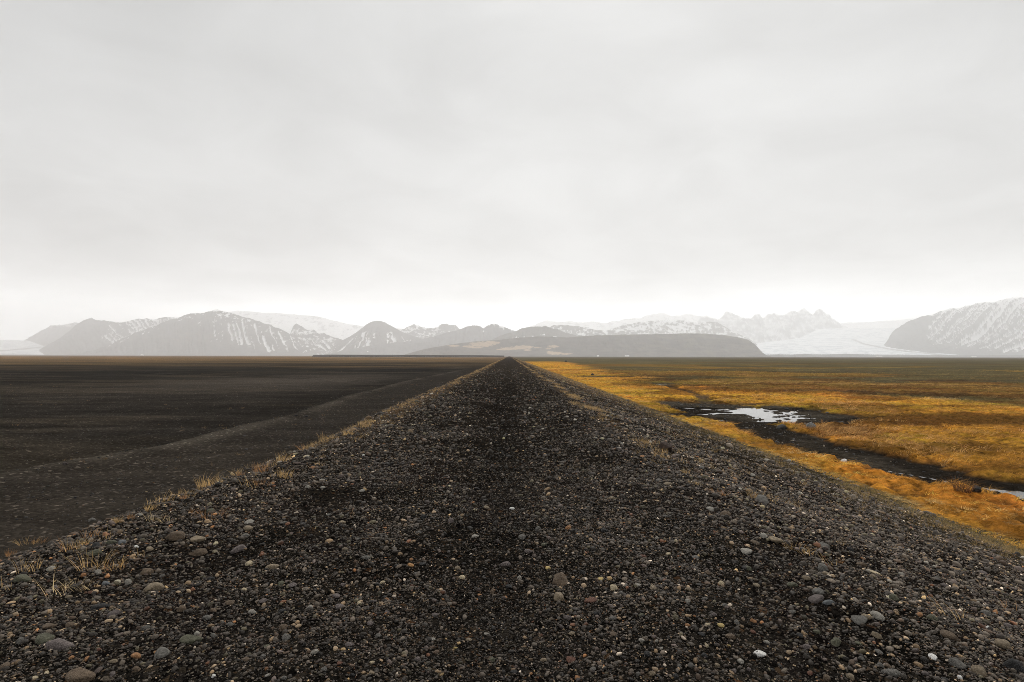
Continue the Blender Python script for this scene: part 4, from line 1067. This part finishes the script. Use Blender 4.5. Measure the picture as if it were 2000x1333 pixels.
while len(placed) < 296 and tries < 4000:
    tries += 1
    px, py = rng.uniform(5, 1995), 985 + 345 * rng.uniform(0, 1) ** .8
    if py < 1085 - .42 * px or py < 900 + .18 * (px - 1000) + 40: continue
    if abs(px - 960) < 130 and rng.uniform() < .65: continue
    w = rng.uniform(12.5, 17) + (4 * rng.uniform() if (px < 620 or px > 1480) else 0)
    if any(abs(px - a) < 6 + (w + c_) * .6 and abs(py - b_) < 4 + (w + c_) * .45 for a, b_, c_ in placed): continue
    x, y, z = ground_at(px, py)
    if x > 9 or x < left_edge(y) - .4: continue
    ck = ck_all[rng.choice(len(ck_all), p=ck_p)]; shape = KINDS[rng.choice(5, p=[.28, .34, .08, .14, .16])]
    l = auto_label(px, py, w, ck, shape)
    if l: put_stone(float(px), float(py), float(w), ck, shape, l)
print('stones', len(placed), tries); print('highest', max((o.matrix_world @ Vector(c))[2] for o in C.objects if o.type == 'MESH' and o.name != 'haze' for c in o.bound_box))

# rocks that stand apart
def rock(name, px, py, w, h, col, shape, label, cat='rock', i=0, sink=.3, yaw=.3):
    x, y, z = ground_at(px, py)
    dep = to_pixel(x, y, z)[2]
    o = link(name, big_mesh[shape][i]); L = w / F * dep * .5
    hz_ = {'round': .72, 'flat': .42, 'long': .42, 'angular': .62, 'tapered': .5}[shape]
    o.scale = (L, L, h / F * dep / 2 / hz_); o.rotation_euler = (.05, -.08, yaw)
    o.location = (x, y, z + h / F * dep * (.5 - sink)); o.color = (*col, 1)
    return tag(o, label, cat)
rock('boulder', 1300, 880, 30, 22, (.050, .033, .025), 'angular', 'dark brown boulder standing on the edge of the right shoulder', i=1, yaw=2.2, sink=.2)
rock('rock', 1527, 838, 24, 12, (.020, .019, .016), 'round', 'low black rock at the front bank of the pond', i=2)
rock('rock', 1584, 836, 20, 15, (.17, .165, .155), 'round', 'grey boulder in golden grass right of the pond', i=3)
rock('rock', 1906, 960, 22, 18, (.022, .020, .018), 'angular', 'dark lump of rock beside the stream water near the right edge', i=0)
rock('rock', 1649, 903, 14, 9, (.66, .64, .62), 'flat', 'white stone lying in the muddy stream bed', i=1)
rock('rock', 127, 908, 10, 7, (.075, .062, .055), 'tapered', 'small triangular stone on the lip of the left gravel bench', i=2)
rock('rock', 1105, 707, 6, 4, (.030, .026, .022), 'round', 'distant dark rock in the marsh near the road end', i=4)
rock('rock', 1157, 733, 8, 5, (.030, .025, .02), 'angular', 'dark rock on the far mud flat behind the small far pool', i=3)
rock('rock', 578, 813, 7, 4, (.014, .013, .012), 'flat', 'black flat stone on the left gravel bench', i=0)
rock('rock', 598, 814, 8, 4, (.018, .017, .016), 'round', 'black rounded stone right of the black flat stone on the left bench', i=2)

# tufts of dry grass one by one
tm = {'spread': [tuft_mesh('tuft_spread', 200 + i, 44, .22, 1.0, .0024, m_grass_o, .6, (-.12, .0), 4) for i in range(3)],
      'bush': [tuft_mesh('tuft_bush', 210 + i, 60, .20, .60, .0026, m_grass_o, .45, (.1, .0), 3) for i in range(3)],
      'stalk': [tuft_mesh('tuft_stalk', 220 + i, 9, .26, .55, .0034, m_grass_o, .30, (-.35, .0), 4) for i in range(3)],
      'upright': [tuft_mesh('tuft_upright', 230 + i, 24, .24, .55, .0024, m_grass_o, .5, (.0, .0), 4) for i in range(3)]}
TW = {'spread': 'spreading', 'bush': 'bushy', 'stalk': 'thin stalky', 'upright': 'upright'}
STRAWC = {'straw': (.56, .37, .16), 'bleached': (.72, .55, .31), 'rusty': (.40, .21, .09), 'brown': (.15, .085, .045)}
TUFT = [(205, 1112, 42, 'spread', 'straw', 'big spreading straw tuft behind the flat cobble, tallest in the left foreground'), (224, 1112, 20, 'spread', 'rusty', ''), (161, 1148, 26, 'spread', 'bleached', 'low bleached fan shaped tuft in the left foreground'),
        (109, 1162, 34, 'stalk', 'bleached', 'two bare straw stalks leaning left in the left foreground'), (116, 1152, 12, 'spread', 'straw', ''), (55, 1116, 38, 'upright', 'straw', 'tall sparse tuft at the left edge of the picture'), (10, 1153, 22, 'stalk', 'straw', ''),
        (146, 1074, 30, 'upright', 'straw', ''), (175, 1051, 28, 'upright', 'rusty', ''), (130, 1074, 24, 'stalk', 'rusty', ''), (208, 1053, 22, 'stalk', 'straw', ''), (310, 1017, 22, 'spread', 'bleached', ''), (294, 996, 18, 'bush', 'straw', ''),
        (419, 1014, 26, 'spread', 'rusty', ''), (383, 1002, 12, 'spread', 'rusty', ''), (406, 950, 32, 'bush', 'straw', 'dense straw bush, biggest clump halfway along the left shoulder'), (487, 952, 26, 'stalk', 'straw', ''), (320, 983, 30, 'upright', 'straw', ''), (274, 1087, 16, 'stalk', 'straw', ''),
        (232, 1020, 16, 'bush', 'straw', ''), (257, 1013, 14, 'bush', 'rusty', ''), (58, 1063, 18, 'spread', 'straw', ''), (76, 1061, 14, 'spread', 'rusty', ''), (23, 1086, 18, 'bush', 'rusty', ''), (105, 1113, 12, 'bush', 'straw', ''), (169, 1064, 16, 'bush', 'straw', ''),
        (558, 932, 26, 'bush', 'straw', 'round bleached bush nearest to the gravel crest on the left shoulder'), (519, 948, 18, 'spread', 'rusty', ''), (510, 921, 26, 'bush', 'rusty', ''), (555, 900, 24, 'bush', 'straw', ''), (530, 912, 18, 'upright', 'straw', ''), (680, 850, 22, 'bush', 'straw', ''),
        (640, 858, 18, 'spread', 'straw', ''), (600, 878, 16, 'spread', 'rusty', ''), (470, 930, 14, 'bush', 'rusty', ''), (440, 942, 12, 'spread', 'straw', ''), (360, 975, 14, 'bush', 'rusty', ''), (715, 835, 18, 'bush', 'straw', ''),
        (1562, 1078, 26, 'spread', 'straw', 'sparse straw tuft beside the flat tan cobble of the right shoulder'), (1622, 1104, 24, 'stalk', 'straw', 'thin stalks among the stones above the right slope'), (1643, 1064, 14, 'upright', 'straw', ''), (1640, 1099, 10, 'bush', 'rusty', ''),
        (1862, 1206, 36, 'stalk', 'straw', 'long bent straw stalks low on the right slope'), (1969, 1190, 26, 'stalk', 'rusty', 'bare upright stalks at the right edge of the slope'), (1405, 965, 18, 'spread', 'rusty', ''), (1470, 972, 18, 'bush', 'straw', ''), (1340, 925, 14, 'bush', 'straw', ''), (1355, 945, 12, 'spread', 'straw', '')]
named_t = [q for q in TUFT if q[5]]
def tuft_label(px, py, w, kind, ck):
    side = 'left' if px < 1000 else 'right'
    anchors = [(q[0], q[1], q[2], 'the ' + q[6]) for q in LAND] + [(205, 1112, 42, 'the big spreading straw tuft'), (161, 1148, 26, 'the bleached fan shaped tuft'), (406, 950, 32, 'the dense straw bush'), (558, 932, 26, 'the round bleached bush')]
    anchors.sort(key=lambda a: math.hypot(a[0] - px, a[1] - py))
    for a in anchors[:6]:
        dx, dy = px - a[0], py - a[1]
        rel = ('right of' if dx > 0 else 'left of') if abs(dx) > abs(dy) else ('in front of' if dy > 0 else 'behind')
        for adv in (('just ', '') if math.hypot(dx, dy) < 40 else ('', 'well ')):
            s = '%s%s %s grass tuft %s%s %s' % ('small ' if w < 17 else '', TW[kind], ck, adv, rel, a[3])
            if s not in used and len(s.split()) <= 16: return s
for i, (px, py, hp, kind, ck, lab) in enumerate(TUFT):
    lab = lab or tuft_label(px, py, hp, kind, ck)
    if not lab: continue
    used.add(lab)
    x, y, z = ground_at(px, py)
    dep = to_pixel(x, y, z)[2]
    o = link('dry_grass_tuft', tm[kind][i % 3])
    s = hp / F * dep / .215
    o.scale = (s * .9, s * .9, s); o.rotation_euler = (0, 0, (i * .37) % .9 - .45); o.location = (x, y, z)
    j = rng.uniform(.8, 1.15); o.color = (*[float(v * j) for v in STRAWC[ck]], 1)
    tag(o, lab, 'grass tuft', 'dry grass tufts on the shoulders of the embankment')
x, y, z = ground_at(1881, 960)
o = link('shrub', tuft_mesh('shrub', 260, 150, .45, .8, .006, m_grass_o, .5, (0, 0), 3)); o.location = (x, y, z); o.color = (.16, .085, .04, 1)
tag(o, 'low rust brown shrub left of the dark rock beside the stream', 'shrub')
